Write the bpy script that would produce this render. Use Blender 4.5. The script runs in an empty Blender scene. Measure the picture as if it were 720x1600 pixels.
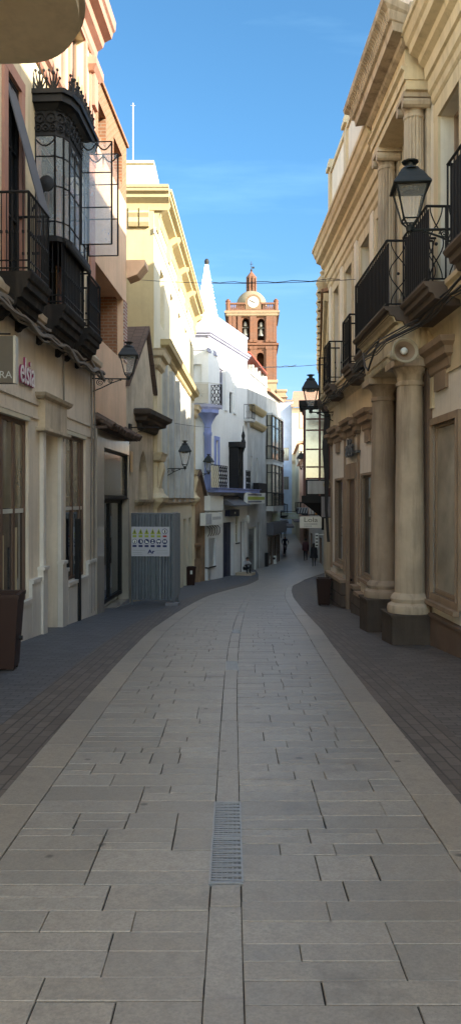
import bpy, bmesh, math, random
from mathutils import Vector, Matrix
from mathutils.geometry import tessellate_polygon
random.seed(7)
SC = bpy.context.scene
COL = SC.collection
PI = math.pi
R = math.radians
FPX, HX, HY, EYE = 1200.0, 360.0, 780.0, 1.5

# ------------------------------------------------------------------ measuring
GP = [(-40, 2.4), (0, 0), (10, -.6), (20, -1.28), (30, -2.1), (40, -2.85), (55, -3.35), (70, -3.6), (100, -3.9), (500, -3.9)]
def lerp_tab(tab, d):
    if d <= tab[0][0]: return tab[0][1]
    for i in range(len(tab) - 1):
        a, b = tab[i], tab[i + 1]
        if d <= b[0]:
            t = (d - a[0]) / (b[0] - a[0])
            return a[1] + (b[1] - a[1]) * t
    return tab[-1][1]
def gz(d):
    return sum(lerp_tab(GP, d + o) for o in (-2.5, -1.25, 0, 1.25, 2.5)) / 5 if d > 3 else lerp_tab(GP, d)
CEN = [(0, -.03), (10, .0), (16, .17), (20, .34), (27, .72), (36, 1.8), (44, 3.1), (50, 4.1), (60, 5.3), (95, 7.0), (125, 8.7)]
def cen(d): return sum(lerp_tab(CEN, d + o) for o in (-3, -1.5, 0, 1.5, 3)) / 5
HALF = [(0, 1.27), (4, 1.33), (14, 1.53), (20, 1.45), (27, 1.4), (36, 1.1), (42, 1.25), (47, 1.9), (52, 2.7), (60, 3.0), (125, 3.0)]
def half(d): return lerp_tab(HALF, d)

# ------------------------------------------------------------------ facades: a plan line with s along, n outward, z up
class Fac:
    def __init__(self, p0, p1, side):            # side 'L' : wall on the left of the street, 'R' : on the right
        self.p0 = Vector(p0); self.p1 = Vector(p1)
        d = self.p1 - self.p0; self.len = d.length; self.a = d.normalized()
        a = self.a
        self.o = Vector((a.y, -a.x)) if side == 'L' else Vector((-a.y, a.x))
        self.sgn = -1 if side == 'L' else 1
        self.ang = math.atan2(a.y, a.x)
    def at(self, px, n=0):                        # (s, depth) where the sight line of a photo column meets the plane n
        k = (px - HX) / FPX
        q = self.p0 + self.o * n
        s = (k * q.y - q.x) / (self.a.x - k * self.a.y)
        return s, q.y + self.a.y * s
    def s(self, px, n=0): return self.at(px, n)[0]
    def d(self, px, n=0): return self.at(px, n)[1]
    def z(self, px, py, n=0): return EYE + (HY - py) * self.d(px, n) / FPX
    def sd(self, d): return (d - self.p0.y) / self.a.y
    def w(self, s, n, z):
        p = self.p0 + self.a * s + self.o * n
        return Vector((p.x, p.y, z))
    def gz(self, s): return gz((self.p0 + self.a * s).y)

def pix(px, py, d): return Vector(((px - HX) * d / FPX, d, EYE + (HY - py) * d / FPX))

# ------------------------------------------------------------------ things
class Node:
    def __init__(self, name, label, cat, fac=None, loc=None, rotz=0, group=None, kind=None):
        e = bpy.data.objects.new(name, None); COL.objects.link(e)
        e.empty_display_size = .2
        if fac is not None:
            e.location = (fac.p0.x, fac.p0.y, gz(fac.p0.y)); e.rotation_euler = (0, 0, fac.ang)
            self.M = Matrix.Translation(e.location) @ Matrix.Rotation(fac.ang, 4, 'Z')
        else:
            e.location = loc or (0, 0, 0); e.rotation_euler = (0, 0, rotz)
            self.M = None
        self.fac = fac; self.e = e
        e['label'] = label; e['category'] = cat
        if group: e['group'] = group
        if kind: e['kind'] = kind

def tag(o, label=None, cat=None, group=None, kind=None):
    if label: o['label'] = label
    if cat: o['category'] = cat
    if group: o['group'] = group
    if kind: o['kind'] = kind
    return o

def dup(root, loc, rotz, label, group=None, scale=None):
    r = root.copy(); COL.objects.link(r); r.location = loc; r.rotation_euler = (0, 0, rotz); r['label'] = label
    if group: r['group'] = group
    if scale: r.scale = (scale,) * 3
    def rec(src, dst):
        for ch in list(src.children):
            c = ch.copy(); COL.objects.link(c); c.parent = dst
            rec(ch, c)
    rec(root, r)
    return r

class MB:
    def __init__(self): self.v = []; self.f = []; self.mi = []; self.m = 0
    def add(self, vs, fs):
        b = len(self.v); self.v += [tuple(v) for v in vs]
        for f in fs: self.f.append(tuple(i + b for i in f)); self.mi.append(self.m)
        return self
    def box(self, x0, x1, y0, y1, z0, z1):
        return self.add([(x0, y0, z0), (x1, y0, z0), (x1, y1, z0), (x0, y1, z0), (x0, y0, z1), (x1, y0, z1), (x1, y1, z1), (x0, y1, z1)],
                 [(0, 3, 2, 1), (4, 5, 6, 7), (0, 1, 5, 4), (1, 2, 6, 5), (2, 3, 7, 6), (3, 0, 4, 7)])
    def loft(self, a, b):                         # two rings of the same length -> closed solid
        n = len(a)
        return self.add(list(a) + list(b), [tuple(range(n))[::-1], tuple(range(n, 2 * n))] + [(i, (i + 1) % n, n + (i + 1) % n, n + i) for i in range(n)])
    def mark(self):
        self.marks = getattr(self, 'marks', []); self.marks.append((len(self.v), len(self.f))); return self
    def build_each(self, name, mats, node, fac=None, **kw):
        """every marked piece becomes a part of its own"""
        ms = self.marks + [(len(self.v), len(self.f))]; out = []
        for (v0, f0), (v1, f1) in zip(ms, ms[1:]):
            q = MB(); q.v = self.v[v0:v1]; q.f = [tuple(i - v0 for i in f) for f in self.f[f0:f1]]; q.mi = self.mi[f0:f1]
            if q.f: out.append(q.build(name, mats, node, fac, **kw))
        return out
    def pxz(self, poly, y0, y1): return self.loft([(x, y0, z) for x, z in poly], [(x, y1, z) for x, z in poly])
    def pyz(self, poly, x0, x1): return self.loft([(x0, y, z) for y, z in poly], [(x1, y, z) for y, z in poly])
    def pxy(self, poly, z0, z1): return self.loft([(x, y, z0) for x, y in poly], [(x, y, z1) for x, y in poly])
    def mould(self, s0, s1, prof, back=0.0, ret=True):
        """a cornice: prof is [(n,z)...] from bottom to top; the ends return to the wall with the same profile"""
        rings = []
        for n, z in prof:
            k = n if ret else 0
            rings.append([(s0 - k, back, z), (s0 - k, n, z), (s1 + k, n, z), (s1 + k, back, z)])
        b = len(self.v); vs = [p for r in rings for p in r]
        fs = []
        for i in range(len(rings) - 1):
            for j in range(3):
                q = i * 4 + j; fs.append((q, q + 1, q + 5, q + 4))
        L = (len(rings) - 1) * 4
        fs += [(0, 3, 2, 1), (L, L + 1, L + 2, L + 3)]
        fs += [(i * 4 + 3, i * 4, i * 4 + 4, i * 4 + 7) for i in range(len(rings) - 1)]
        return self.add(vs, fs)
    def tube(self, pts, r, seg=6, r2=None, close=False):
        pts = [Vector(p) for p in pts]; n = len(pts); rings = []
        up = None
        for i, p in enumerate(pts):
            if close: t = pts[(i + 1) % n] - pts[i - 1]
            else: t = pts[min(i + 1, n - 1)] - pts[max(i - 1, 0)]
            if t.length < 1e-9: t = Vector((0, 0, 1))
            t.normalize()
            if up is None: up = Vector((0, 0, 1)) if abs(t.z) < .9 else Vector((1, 0, 0))
            x = t.cross(up)
            if x.length < 1e-3: x = t.cross(Vector((.3, .8, .5)))
            x.normalize(); y = x.cross(t).normalized(); up = y
            rr = r if r2 is None else r + (r2 - r) * i / max(1, n - 1)
            rings.append([p + x * (rr * math.cos(2 * PI * k / seg)) + y * (rr * math.sin(2 * PI * k / seg)) for k in range(seg)])
        fs = []
        last = n if close else n - 1
        for i in range(last):
            for k in range(seg):
                a = i * seg + k; b = i * seg + (k + 1) % seg; j = ((i + 1) % n) * seg
                fs.append((a, b, j + (k + 1) % seg, j + k))
        if not close: fs += [tuple(range(seg))[::-1], tuple(range((n - 1) * seg, n * seg))]
        return self.add([v for q in rings for v in q], fs)
    def lathe(self, cx, cy, prof, seg=16, a0=0.0, sx=1, sy=1):
        rings = [[(cx + sx * r * math.cos(a0 + 2 * PI * k / seg), cy + sy * r * math.sin(a0 + 2 * PI * k / seg), z) for k in range(seg)] for r, z in prof]
        fs = []
        for i in range(len(prof) - 1):
            for k in range(seg):
                fs.append((i * seg + k, i * seg + (k + 1) % seg, (i + 1) * seg + (k + 1) % seg, (i + 1) * seg + k))
        fs += [tuple(range(seg))[::-1], tuple(range((len(prof) - 1) * seg, len(prof) * seg))]
        return self.add([v for q in rings for v in q], fs)
    def ball(self, c, r, seg=10, rings=6, sz=1.0):
        prof = [(max(1e-4, r * math.sin(PI * i / rings)), c[2] - sz * r * math.cos(PI * i / rings)) for i in range(rings + 1)]
        return self.lathe(c[0], c[1], prof, seg)
    def wall(self, outer, holes, n=0.0, reveal=.25):
        polys = [[Vector((x, z, 0)) for x, z in p] for p in [outer] + holes]
        flat = [p for q in polys for p in q]
        tris = tessellate_polygon(polys)
        self.add([(p.x, n, p.y) for p in flat], [tuple(t) for t in tris])
        for p in [outer] + holes:
            k = len(p)
            self.add([(x, n, z) for x, z in p] + [(x, n - reveal, z) for x, z in p], [(i, (i + 1) % k, k + (i + 1) % k, k + i) for i in range(k)])
        return self
    def build(self, name, mats, node, fac=None, parent=None, smooth=False, fix=True, uvs=1.0, angle=40):
        """link as ONE mesh under node (or under parent, a part of node)"""
        me = bpy.data.meshes.new(name)
        fac = fac or (node.fac if node else None)
        loc = [Vector(v) for v in self.v]
        if fac is not None:
            P = [fac.w(*v) for v in loc]
            if node is not None and node.M is not None:
                inv = node.M.inverted(); P = [inv @ p for p in P]
        else: P = loc
        me.from_pydata([tuple(p) for p in P], [], self.f)
        if not isinstance(mats, (list, tuple)): mats = [mats]
        for m in mats: me.materials.append(m)
        if len(mats) > 1: me.polygons.foreach_set('material_index', self.mi)
        uv = me.uv_layers.new(name='UVMap').data
        for p in me.polygons:
            vs = [loc[i] for i in p.vertices]
            nn = Vector((0, 0, 0))
            for i in range(1, len(vs) - 1): nn += (vs[i] - vs[0]).cross(vs[i + 1] - vs[0])
            ax = max(range(3), key=lambda i: abs(nn[i]))
            for li, vi in zip(p.loop_indices, p.vertices):
                c = loc[vi]
                uv[li].uv = ((c[1], c[2]) if ax == 0 else (c[0], c[2]) if ax == 1 else (c[0], c[1]))
        if fix:
            bm = bmesh.new(); bm.from_mesh(me); bmesh.ops.recalc_face_normals(bm, faces=bm.faces); bm.to_mesh(me); bm.free()
        if smooth:
            me.polygons.foreach_set('use_smooth', [True] * len(me.polygons)); me.set_sharp_from_angle(angle=R(angle))
        me.update()
        o = bpy.data.objects.new(name, me); COL.objects.link(o)
        if parent is not None: o.parent = parent
        elif node is not None: o.parent = node.e
        return o

def text(txt, name, mat, node, fac, s, n, z, size, ext=.01, parent=None, shear=0, align='CENTER', sx=1.0, bold=0.0):
    cu = bpy.data.curves.new(name, 'FONT'); cu.body = txt; cu.size = size; cu.extrude = ext; cu.align_x = align; cu.shear = shear; cu.offset = bold; cu.resolution_u = 3
    o = bpy.data.objects.new(name, cu); COL.objects.link(o)
    bpy.context.view_layer.update()
    me = bpy.data.meshes.new_from_object(o)
    bpy.data.objects.remove(o)
    dr = -fac.sgn
    inv = node.M.inverted() if node is not None and node.M is not None else Matrix()
    for v in me.vertices:
        c = v.co.copy(); v.co = inv @ fac.w(s + dr * c.x * sx, n + ext + c.z, z + c.y)
    me.name = name; me.materials.clear(); me.materials.append(mat)
    o = bpy.data.objects.new(name, me); COL.objects.link(o)
    if parent is not None: o.parent = parent
    elif node is not None: o.parent = node.e
    return o

# ------------------------------------------------------------------ materials
def lin(c):
    return tuple(((x / 255) / 12.92 if x <= 10 else (((x / 255) + .055) / 1.055) ** 2.4) for x in c)
def newmat(name):
    m = bpy.data.materials.new(name); m.use_nodes = True
    nt = m.node_tree; return m, nt, nt.nodes['Principled BSDF']
def N(nt, t, **kw):
    n = nt.nodes.new(t)
    for k, v in kw.items():
        if k in n.inputs: n.inputs[k].default_value = v
        else: setattr(n, k, v)
    return n
def ramp(nt, src, stops):
    r = nt.nodes.new('ShaderNodeValToRGB'); nt.links.new(src, r.inputs[0])
    e = r.color_ramp.elements
    e[0].position, e[0].color = stops[0][0], (*stops[0][1], 1)
    e[1].position, e[1].color = stops[-1][0], (*stops[-1][1], 1)
    for p, c in stops[1:-1]:
        q = e.new(p); q.color = (*c, 1)
    return r
def mix(nt, fac, a, b, mode='MIX'):
    m = nt.nodes.new('ShaderNodeMix'); m.data_type = 'RGBA'; m.blend_type = mode
    for sock, val in ((m.inputs[0], fac), (m.inputs[6], a), (m.inputs[7], b)):
        if isinstance(val, bpy.types.NodeSocket): nt.links.new(val, sock)
        elif isinstance(val, (int, float)): sock.default_value = val
        else: sock.default_value = (*val[:3], 1)
    return m.outputs[2]
def noise(nt, vec, scale, detail=6, rough=.6, stretch=None):
    if stretch:
        mp = nt.nodes.new('ShaderNodeMapping'); mp.inputs['Scale'].default_value = stretch; nt.links.new(vec, mp.inputs[0]); vec = mp.outputs[0]
    n = N(nt, 'ShaderNodeTexNoise', Scale=scale, Detail=detail, Roughness=rough); nt.links.new(vec, n.inputs['Vector'])
    return n.outputs['Fac']
def bump(nt, bs, h, strength=.3, dist=.02):
    b = N(nt, 'ShaderNodeBump', Strength=strength, Distance=dist); nt.links.new(h, b.inputs['Height']); nt.links.new(b.outputs[0], bs.inputs['Normal'])

def plaster(name, c, var=.16, stain=(.12, .10, .08), amt=.35, rough=.88, scale=1.0, bmp=.25, dirt=None):
    """painted render or stone: broad mottling, fine grain, vertical rain streaks"""
    amt = min(.9, amt * 1.2); var *= 1.15
    m, nt, bs = newmat(name); L = nt.links
    tc = N(nt, 'ShaderNodeTexCoord').outputs['Object']
    a = noise(nt, tc, .7 * scale, 5, .6); b = noise(nt, tc, 9 * scale, 8, .7); g = noise(nt, tc, 60, 3, .6)
    st = noise(nt, tc, 1.0, 7, .65, (5, 5, .45))
    lo = tuple(x * (1 - var) for x in c); hi = tuple(min(1, x * (1 + var * .7)) for x in c)
    base = mix(nt, ramp(nt, a, [(.3, (0, 0, 0)), (.7, (1, 1, 1))]).outputs[0], lo, hi)
    base = mix(nt, ramp(nt, b, [(.35, (0, 0, 0)), (.75, (.5, .5, .5))]).outputs[0], base, tuple(x * .82 for x in c))
    sf = ramp(nt, st, [(.48, (0, 0, 0)), (.78, (amt, amt, amt))]).outputs[0]
    base = mix(nt, sf, base, stain)
    L.new(base, bs.inputs['Base Color']); bs.inputs['Roughness'].default_value = rough
    bs.inputs['Specular IOR Level'].default_value = .3
    mm = N(nt, 'ShaderNodeMath', operation='ADD'); L.new(b, mm.inputs[0]); L.new(g, mm.inputs[1])
    bump(nt, bs, mm.outputs[0], bmp, .012)
    return m
def plain(name, c, rough=.5, metal=0.0, var=.15, spec=.5, scale=14, bmp=0.0):
    m, nt, bs = newmat(name)
    tc = N(nt, 'ShaderNodeTexCoord').outputs['Object']
    a = noise(nt, tc, scale, 5, .65)
    base = mix(nt, a, tuple(x * (1 - var) for x in c), tuple(min(1, x * (1 + var)) for x in c))
    nt.links.new(base, bs.inputs['Base Color']); bs.inputs['Metallic'].default_value = metal
    bs.inputs['Specular IOR Level'].default_value = spec
    r = N(nt, 'ShaderNodeMapRange'); r.inputs['To Min'].default_value = max(.02, rough - .08); r.inputs['To Max'].default_value = min(1, rough + .1)
    nt.links.new(a, r.inputs[0]); nt.links.new(r.outputs[0], bs.inputs['Roughness'])
    if bmp: bump(nt, bs, a, bmp, .01)
    return m
def brick(name, c1, c2, mortar, w=.25, h=.075, msz=.010, rough=.9, off=.5, amt=.25, bmp=.5, squash=1.0):
    m, nt, bs = newmat(name); L = nt.links
    uv = N(nt, 'ShaderNodeTexCoord')
    b = N(nt, 'ShaderNodeTexBrick'); b.offset = off
    L.new(uv.outputs['UV'], b.inputs['Vector'])
    for k, v in (('Color1', c1), ('Color2', c2), ('Mortar', mortar)): b.inputs[k].default_value = (*v, 1)
    b.inputs['Scale'].default_value = 1; b.inputs['Mortar Size'].default_value = msz; b.inputs['Brick Width'].default_value = w; b.inputs['Row Height'].default_value = h
    b.inputs['Mortar Smooth'].default_value = .3; b.inputs['Bias'].default_value = 0
    a = noise(nt, uv.outputs['Object'], .9, 6, .65); g = noise(nt, uv.outputs['Object'], 25, 5, .7)
    col = mix(nt, ramp(nt, a, [(.35, (0, 0, 0)), (.75, (amt,) * 3)]).outputs[0], b.outputs['Color'], (.10, .09, .08))
    col = mix(nt, ramp(nt, g, [(.4, (0, 0, 0)), (.8, (.35,) * 3)]).outputs[0], col, tuple(x * .6 for x in c1))
    L.new(col, bs.inputs['Base Color']); bs.inputs['Roughness'].default_value = rough; bs.inputs['Specular IOR Level'].default_value = .3
    iv = N(nt, 'ShaderNodeMath', operation='SUBTRACT'); iv.inputs[0].default_value = 1; L.new(b.outputs['Fac'], iv.inputs[1])
    bump(nt, bs, iv.outputs[0], bmp, .008)
    return m
def glass(name, c=(.02, .022, .025), rough=.03, haze=.1):
    m, nt, bs = newmat(name)
    tc = N(nt, 'ShaderNodeTexCoord').outputs['Object']
    a = noise(nt, tc, 1.3, 4, .6)
    base = mix(nt, ramp(nt, a, [(.35, (0, 0, 0)), (.75, (1, 1, 1))]).outputs[0], c, tuple(x * 1.9 + haze * .05 for x in c))
    nt.links.new(base, bs.inputs['Base Color']); bs.inputs['Roughness'].default_value = rough
    bs.inputs['Specular IOR Level'].default_value = .9; bs.inputs['IOR'].default_value = 1.9
    bump(nt, bs, noise(nt, tc, .8, 1, .4), .05, .03)
    return m
def clear(name, c=(.8, .85, .88), opac=.3):
    m, nt, bs = newmat(name); L = nt.links
    bs.inputs['Base Color'].default_value = (*c, 1); bs.inputs['Roughness'].default_value = .1
    t = N(nt, 'ShaderNodeBsdfTransparent'); mx = nt.nodes.new('ShaderNodeMixShader')
    tc = N(nt, 'ShaderNodeTexCoord').outputs['Object']
    mr = N(nt, 'ShaderNodeMapRange'); L.new(noise(nt, tc, 3, 4, .6), mr.inputs[0]); mr.inputs['To Min'].default_value = opac * .6; mr.inputs['To Max'].default_value = opac * 1.4
    L.new(mr.outputs[0], mx.inputs[0])
    L.new(t.outputs[0], mx.inputs[1]); L.new(bs.outputs[0], mx.inputs[2]); L.new(mx.outputs[0], nt.nodes['Material Output'].inputs[0])
    return m

M = {}
M['cream'] = plaster('cream_render', (.68, .57, .38))
M['cream_shop'] = plaster('shopfront_stone', (.70, .61, .49), amt=.25)
M['marble'] = plaster('pale_marble', (.66, .62, .56), amt=.2, rough=.35, bmp=.04)
M['pink'] = plaster('pink_trim', (.44, .235, .175), amt=.3)
M['salmon'] = plaster('salmon_render', (.74, .51, .34), amt=.2)
M['yellow'] = plaster('pale_yellow_render', (.48, .39, .215), amt=.16, var=.08)
M['offwhite'] = plaster('offwhite_render', (.62, .57, .43), amt=.14, var=.08)
M['white'] = plaster('whitewash', (.80, .81, .80), amt=.16, var=.06, stain=(.35, .34, .32))
M['lavender'] = plaster('lavender_paint', (.27, .33, .64), amt=.15)
M['lavgrey'] = plaster('grey_lavender_paint', (.36, .37, .48), amt=.15)
M['stone_brown'] = plaster('worn_brown_stone', (.30, .20, .12), var=.4, amt=.5, scale=2, bmp=.6)
M['stone_old'] = plaster('old_grey_stone', (.54, .45, .33), var=.3, amt=.5, scale=1.6, bmp=.5)
M['stone_dark'] = plaster('sooty_stone', (.075, .058, .046), var=.4, amt=.5, scale=2, bmp=.5)
M['tile_brown'] = brick('brown_roof_tiles', (.12, .08, .06), (.09, .06, .048), (.05, .035, .03), .16, .3, .012)
M['tile_clay'] = brick('clay_roof_tiles', (.42, .24, .15), (.34, .2, .13), (.18, .11, .08), .2, .4, .02)
M['brick'] = brick('orange_brick', (.30, .13, .06), (.22, .095, .045), (.30, .22, .15), .25, .085, .014)
M['brick_tower'] = brick('tower_brick', (.165, .072, .040), (.125, .056, .033), (.17, .105, .065), .5, .16, .012, amt=.35)
M['tower_pale'] = plaster('tower_pale_stone', (.26, .20, .13), amt=.3)
M['gplaster'] = plaster('greige_render', (.78, .70, .57), amt=.22)
M['gtrim'] = plaster('ochre_trim', (.67, .55, .36), amt=.4, stain=(.16, .11, .07))
M['gpanel'] = plaster('pinkish_panel', (.80, .73, .63), amt=.2)
M['gdado'] = plaster('dark_brown_dado', (.15, .105, .08), amt=.4, var=.3)
M['gstone'] = plaster('brown_trim_stone', (.33, .24, .165), amt=.4, var=.25)
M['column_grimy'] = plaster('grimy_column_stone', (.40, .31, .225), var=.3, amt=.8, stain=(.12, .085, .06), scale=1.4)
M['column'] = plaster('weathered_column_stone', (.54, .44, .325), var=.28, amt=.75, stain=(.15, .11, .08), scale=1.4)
M['rubble'] = brick('rough_dado_blocks', (.16, .125, .10), (.11, .09, .075), (.05, .04, .035), .5, .3, .02, bmp=1.0)
M['iron'] = plain('black_iron', (.014, .014, .015), .6, 0, spec=.25)
M['irongrey'] = plain('greenish_iron', (.018, .021, .021), .5, 0, spec=.35)
M['net'] = plain('black_mesh_screen', (.016, .016, .018), .85)
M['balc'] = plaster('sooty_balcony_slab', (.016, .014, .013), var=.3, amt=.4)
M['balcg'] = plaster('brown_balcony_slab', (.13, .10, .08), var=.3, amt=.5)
M['wood'] = plain('brown_wood', (.12, .07, .045), .5, bmp=.2)
M['woodlt'] = plain('light_wood_frame', (.26, .17, .11), .55, bmp=.2)
M['redwood'] = plain('dark_red_wood', (.10, .03, .025), .5)
M['navy'] = plain('navy_paint', (.012, .016, .05), .4)
M['black'] = plain('black_paint', (.010, .010, .011), .55, spec=.25)
M['glass'] = glass('window_glass', rough=.015)
M['glass_mid'] = glass('dusty_glass', (.10, .105, .10), .12)
M['glass_paper'] = glass('papered_glass', (.26, .24, .20), .12)
M['glass_cream'] = glass('reflection_tinted_glass', (.15, .13, .085), .03)  # cream tint stands for the facade reflected in the upper panes
M['reflection_cream'] = plain('cream_reflection_strip', (.46, .39, .24), .6)  # colour of the reflected strips painted into the shop window
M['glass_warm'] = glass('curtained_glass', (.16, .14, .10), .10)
M['glass_pale'] = glass('pale_curtained_glass', (.24, .225, .17), .12)
M['lampglass'] = clear('lamp_glass', (.85, .82, .75), .18)
M['pane'] = clear('old_bay_glass', (.42, .46, .48), .42)
M['paneopen'] = clear('open_casement_glass', (.58, .70, .84), .30)  # pale blue tint puts the reflected sky into the pane colour
M['steel'] = plain('galvanised_sheet', (.22, .24, .27), .42, .45, var=.3, scale=6)
M['bin'] = plain('brown_bin_metal', (.034, .015, .011), .5, 0, spec=.25)
M['grey_sign'] = plain('taupe_sign', (.10, .085, .068), .5)
M['sign_white'] = plain('white_board', (.74, .75, .70), .5, var=.08)
M['site_board'] = plain('site_safety_board', (.50, .50, .54), .5, var=.06)
M['sign_edge'] = plain('pale_edge', (.5, .48, .42), .5)
M['letter_pink'] = plain('magenta_letter_side', (.32, .05, .14), .4)
M['letter_white'] = plain('white_letter_face', (.75, .70, .72), .4, var=.05)
M['letter_grey'] = plain('grey_metal_letter', (.10, .10, .105), .35, .5)
M['ink'] = plain('dark_ink', (.03, .03, .035), .6)
M['navyink'] = plain('navy_ink', (.02, .03, .12), .6)
M['lime'] = plain('lime_ink', (.36, .42, .06), .6)
M['redink'] = plain('red_ink', (.35, .03, .03), .6)
M['faint'] = plain('faint_grey_ink', (.36, .37, .38), .6)
M['orange'] = plain('orange_lantern', (.38, .17, .03), .6)
M['greenboard'] = plain('pale_green_board', (.30, .34, .27), .6)
M['greybox'] = plain('grey_cabinet', (.24, .235, .25), .5)
M['cable'] = plain('black_cable', (.02, .02, .022), .6)
M['cablegrey'] = plain('dusty_grey_cable', (.17, .15, .13), .8)
M['horn'] = plain('beige_horn', (.42, .36, .25), .5)
M['bluewall'] = plaster('blue_render', (.46, .54, .70), amt=.1)
M['palewall'] = plaster('pale_grey_render', (.55, .55, .53), amt=.3)
M['pinkwall'] = plaster('pink_render', (.55, .38, .30), amt=.2)
M['greywall'] = plaster('weathered_grey_wall', (.50, .51, .50), var=.25, amt=.45)
M['awning'] = plain('grey_awning_cloth', (.11, .11, .12), .85)
M['skin'] = plain('skin', (.42, .24, .17), .55)
M['hair'] = plain('dark_hair', (.02, .015, .012), .6)
M['darkcloth'] = plain('dark_cloth', (.02, .02, .024), .85)
M['maroon'] = plain('maroon_coat', (.07, .025, .028), .85)
M['bluecloth'] = plain('navy_cloth', (.035, .045, .09), .85)
M['denim'] = plain('blue_trousers', (.05, .065, .11), .85)
M['whitecloth'] = plain('pale_cloth', (.5, .5, .52), .85)
M['bell'] = plain('bell_bronze', (.20, .20, .17), .5, .5)
M['clock_stone'] = plaster('clock_surround_stone', (.17, .115, .07), amt=.3)
M['clock'] = plain('clock_face', (.42, .40, .36), .5, var=.03)
M['grate'] = plain('galvanised_grate', (.32, .325, .33), .42, .5, var=.3, scale=40)
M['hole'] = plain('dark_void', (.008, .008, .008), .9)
# ================================================================== ground
def paver_mat(name, c, var=.3, turn=False):
    """dark clay pavers, rows across the pavement"""
    m, nt, bs = newmat(name); L = nt.links
    tc = N(nt, 'ShaderNodeTexCoord')
    b = N(nt, 'ShaderNodeTexBrick'); mp = nt.nodes.new('ShaderNodeMapping'); mp.inputs['Rotation'].default_value = (0, 0, PI / 2 if turn else 0); L.new(tc.outputs['UV'], mp.inputs[0])
    wv = N(nt, 'ShaderNodeTexNoise', Scale=3.0, Detail=2); L.new(tc.outputs['Object'], wv.inputs['Vector'])
    mv = N(nt, 'ShaderNodeVectorMath', operation='MULTIPLY_ADD'); L.new(wv.outputs['Color'], mv.inputs[0]); mv.inputs[1].default_value = (.02, .02, 0); L.new(mp.outputs[0], mv.inputs[2])
    L.new(mv.outputs[0], b.inputs['Vector'])
    b.inputs['Color1'].default_value = (*[x * 1.3 for x in c], 1); b.inputs['Color2'].default_value = (*[x * .68 for x in c], 1)
    b.inputs['Mortar'].default_value = (.022, .02, .02, 1)
    b.inputs['Scale'].default_value = 1; b.inputs['Mortar Size'].default_value = .008; b.inputs['Brick Width'].default_value = .2; b.inputs['Row Height'].default_value = .1
    b.inputs['Mortar Smooth'].default_value = .4
    a = noise(nt, tc.outputs['Object'], .7, 6, .65); g = noise(nt, tc.outputs['Object'], 30, 4, .7)
    col = mix(nt, ramp(nt, a, [(.3, (0, 0, 0)), (.75, (.45,) * 3)]).outputs[0], b.outputs['Color'], tuple(x * 1.5 + .01 for x in c))
    col = mix(nt, ramp(nt, g, [(.4, (0, 0, 0)), (.8, (.4,) * 3)]).outputs[0], col, tuple(x * .6 for x in c))
    L.new(col, bs.inputs['Base Color']); bs.inputs['Specular IOR Level'].default_value = .45
    rr = N(nt, 'ShaderNodeMapRange'); L.new(a, rr.inputs[0]); rr.inputs['To Min'].default_value = .5; rr.inputs['To Max'].default_value = .75
    L.new(rr.outputs[0], bs.inputs['Roughness'])
    iv = N(nt, 'ShaderNodeMath', operation='SUBTRACT'); iv.inputs[0].default_value = 1; L.new(b.outputs['Fac'], iv.inputs[1])
    bump(nt, bs, iv.outputs[0], .6, .006)
    return m
def slab_mat(name, k=1.0):
    """granite slabs; 'tone' is a random value per slab"""
    m, nt, bs = newmat(name); L = nt.links
    tc = N(nt, 'ShaderNodeTexCoord').outputs['Object']
    at = N(nt, 'ShaderNodeAttribute', attribute_name='tone')
    a = noise(nt, tc, .9, 6, .65); g = noise(nt, tc, 70, 5, .75); sp = noise(nt, tc, 7, 6, .7)
    col = mix(nt, sp, at.outputs['Color'], (.40 * k, .375 * k, .34 * k))
    col = mix(nt, .55, at.outputs['Color'], col)
    col = mix(nt, ramp(nt, a, [(.35, (0, 0, 0)), (.72, (.4,) * 3)]).outputs[0], col, (.25 * k, .23 * k, .21 * k))
    md = noise(nt, tc, 16, 6, .7)
    col = mix(nt, ramp(nt, md, [(.42, (0, 0, 0)), (.72, (.6,) * 3)]).outputs[0], col, (.19 * k, .175 * k, .155 * k))
    col = mix(nt, ramp(nt, g, [(.42, (0, 0, 0)), (.66, (.6,) * 3)]).outputs[0], col, (.15 * k, .14 * k, .13 * k))
    bl = noise(nt, tc, 2.1, 8, .72)
    col = mix(nt, ramp(nt, bl, [(.56, (0, 0, 0)), (.70, (.55,) * 3)]).outputs[0], col, (.13 * k, .12 * k, .108 * k))
    vo = N(nt, 'ShaderNodeTexVoronoi', Scale=2.9, Randomness=1.0); L.new(tc, vo.inputs['Vector'])
    wob = N(nt, 'ShaderNodeMath', operation='MULTIPLY_ADD'); L.new(sp, wob.inputs[0]); wob.inputs[1].default_value = .16; L.new(vo.outputs['Distance'], wob.inputs[2])
    col = mix(nt, ramp(nt, wob.outputs[0], [(.135, (.85,) * 3), (.165, (0, 0, 0))]).outputs[0], col, (.055, .05, .048))
    L.new(col, bs.inputs['Base Color'])
    rr = N(nt, 'ShaderNodeMapRange'); L.new(sp, rr.inputs[0]); rr.inputs['To Min'].default_value = .30; rr.inputs['To Max'].default_value = .52
    L.new(rr.outputs[0], bs.inputs['Roughness']); bs.inputs['Specular IOR Level'].default_value = .55
    bump(nt, bs, g, .3, .004)
    return m
M['paver_cool'] = paver_mat('cool_pavers', (.088, .088, .094))  # bluish tint of the left pavers stands for skylight gloss
M['paver_warm'] = paver_mat('warm_pavers', (.100, .088, .080))
M['slab'] = slab_mat('granite_slabs')
M['paver_band'] = paver_mat('lengthwise_pavers', (.105, .088, .076), turn=True)
M['joint'] = plain('dark_joint', (.03, .027, .025), .9, bmp=.4)
M['earth'] = plain('town_ground', (.12, .11, .10), .95, scale=.3)

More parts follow.
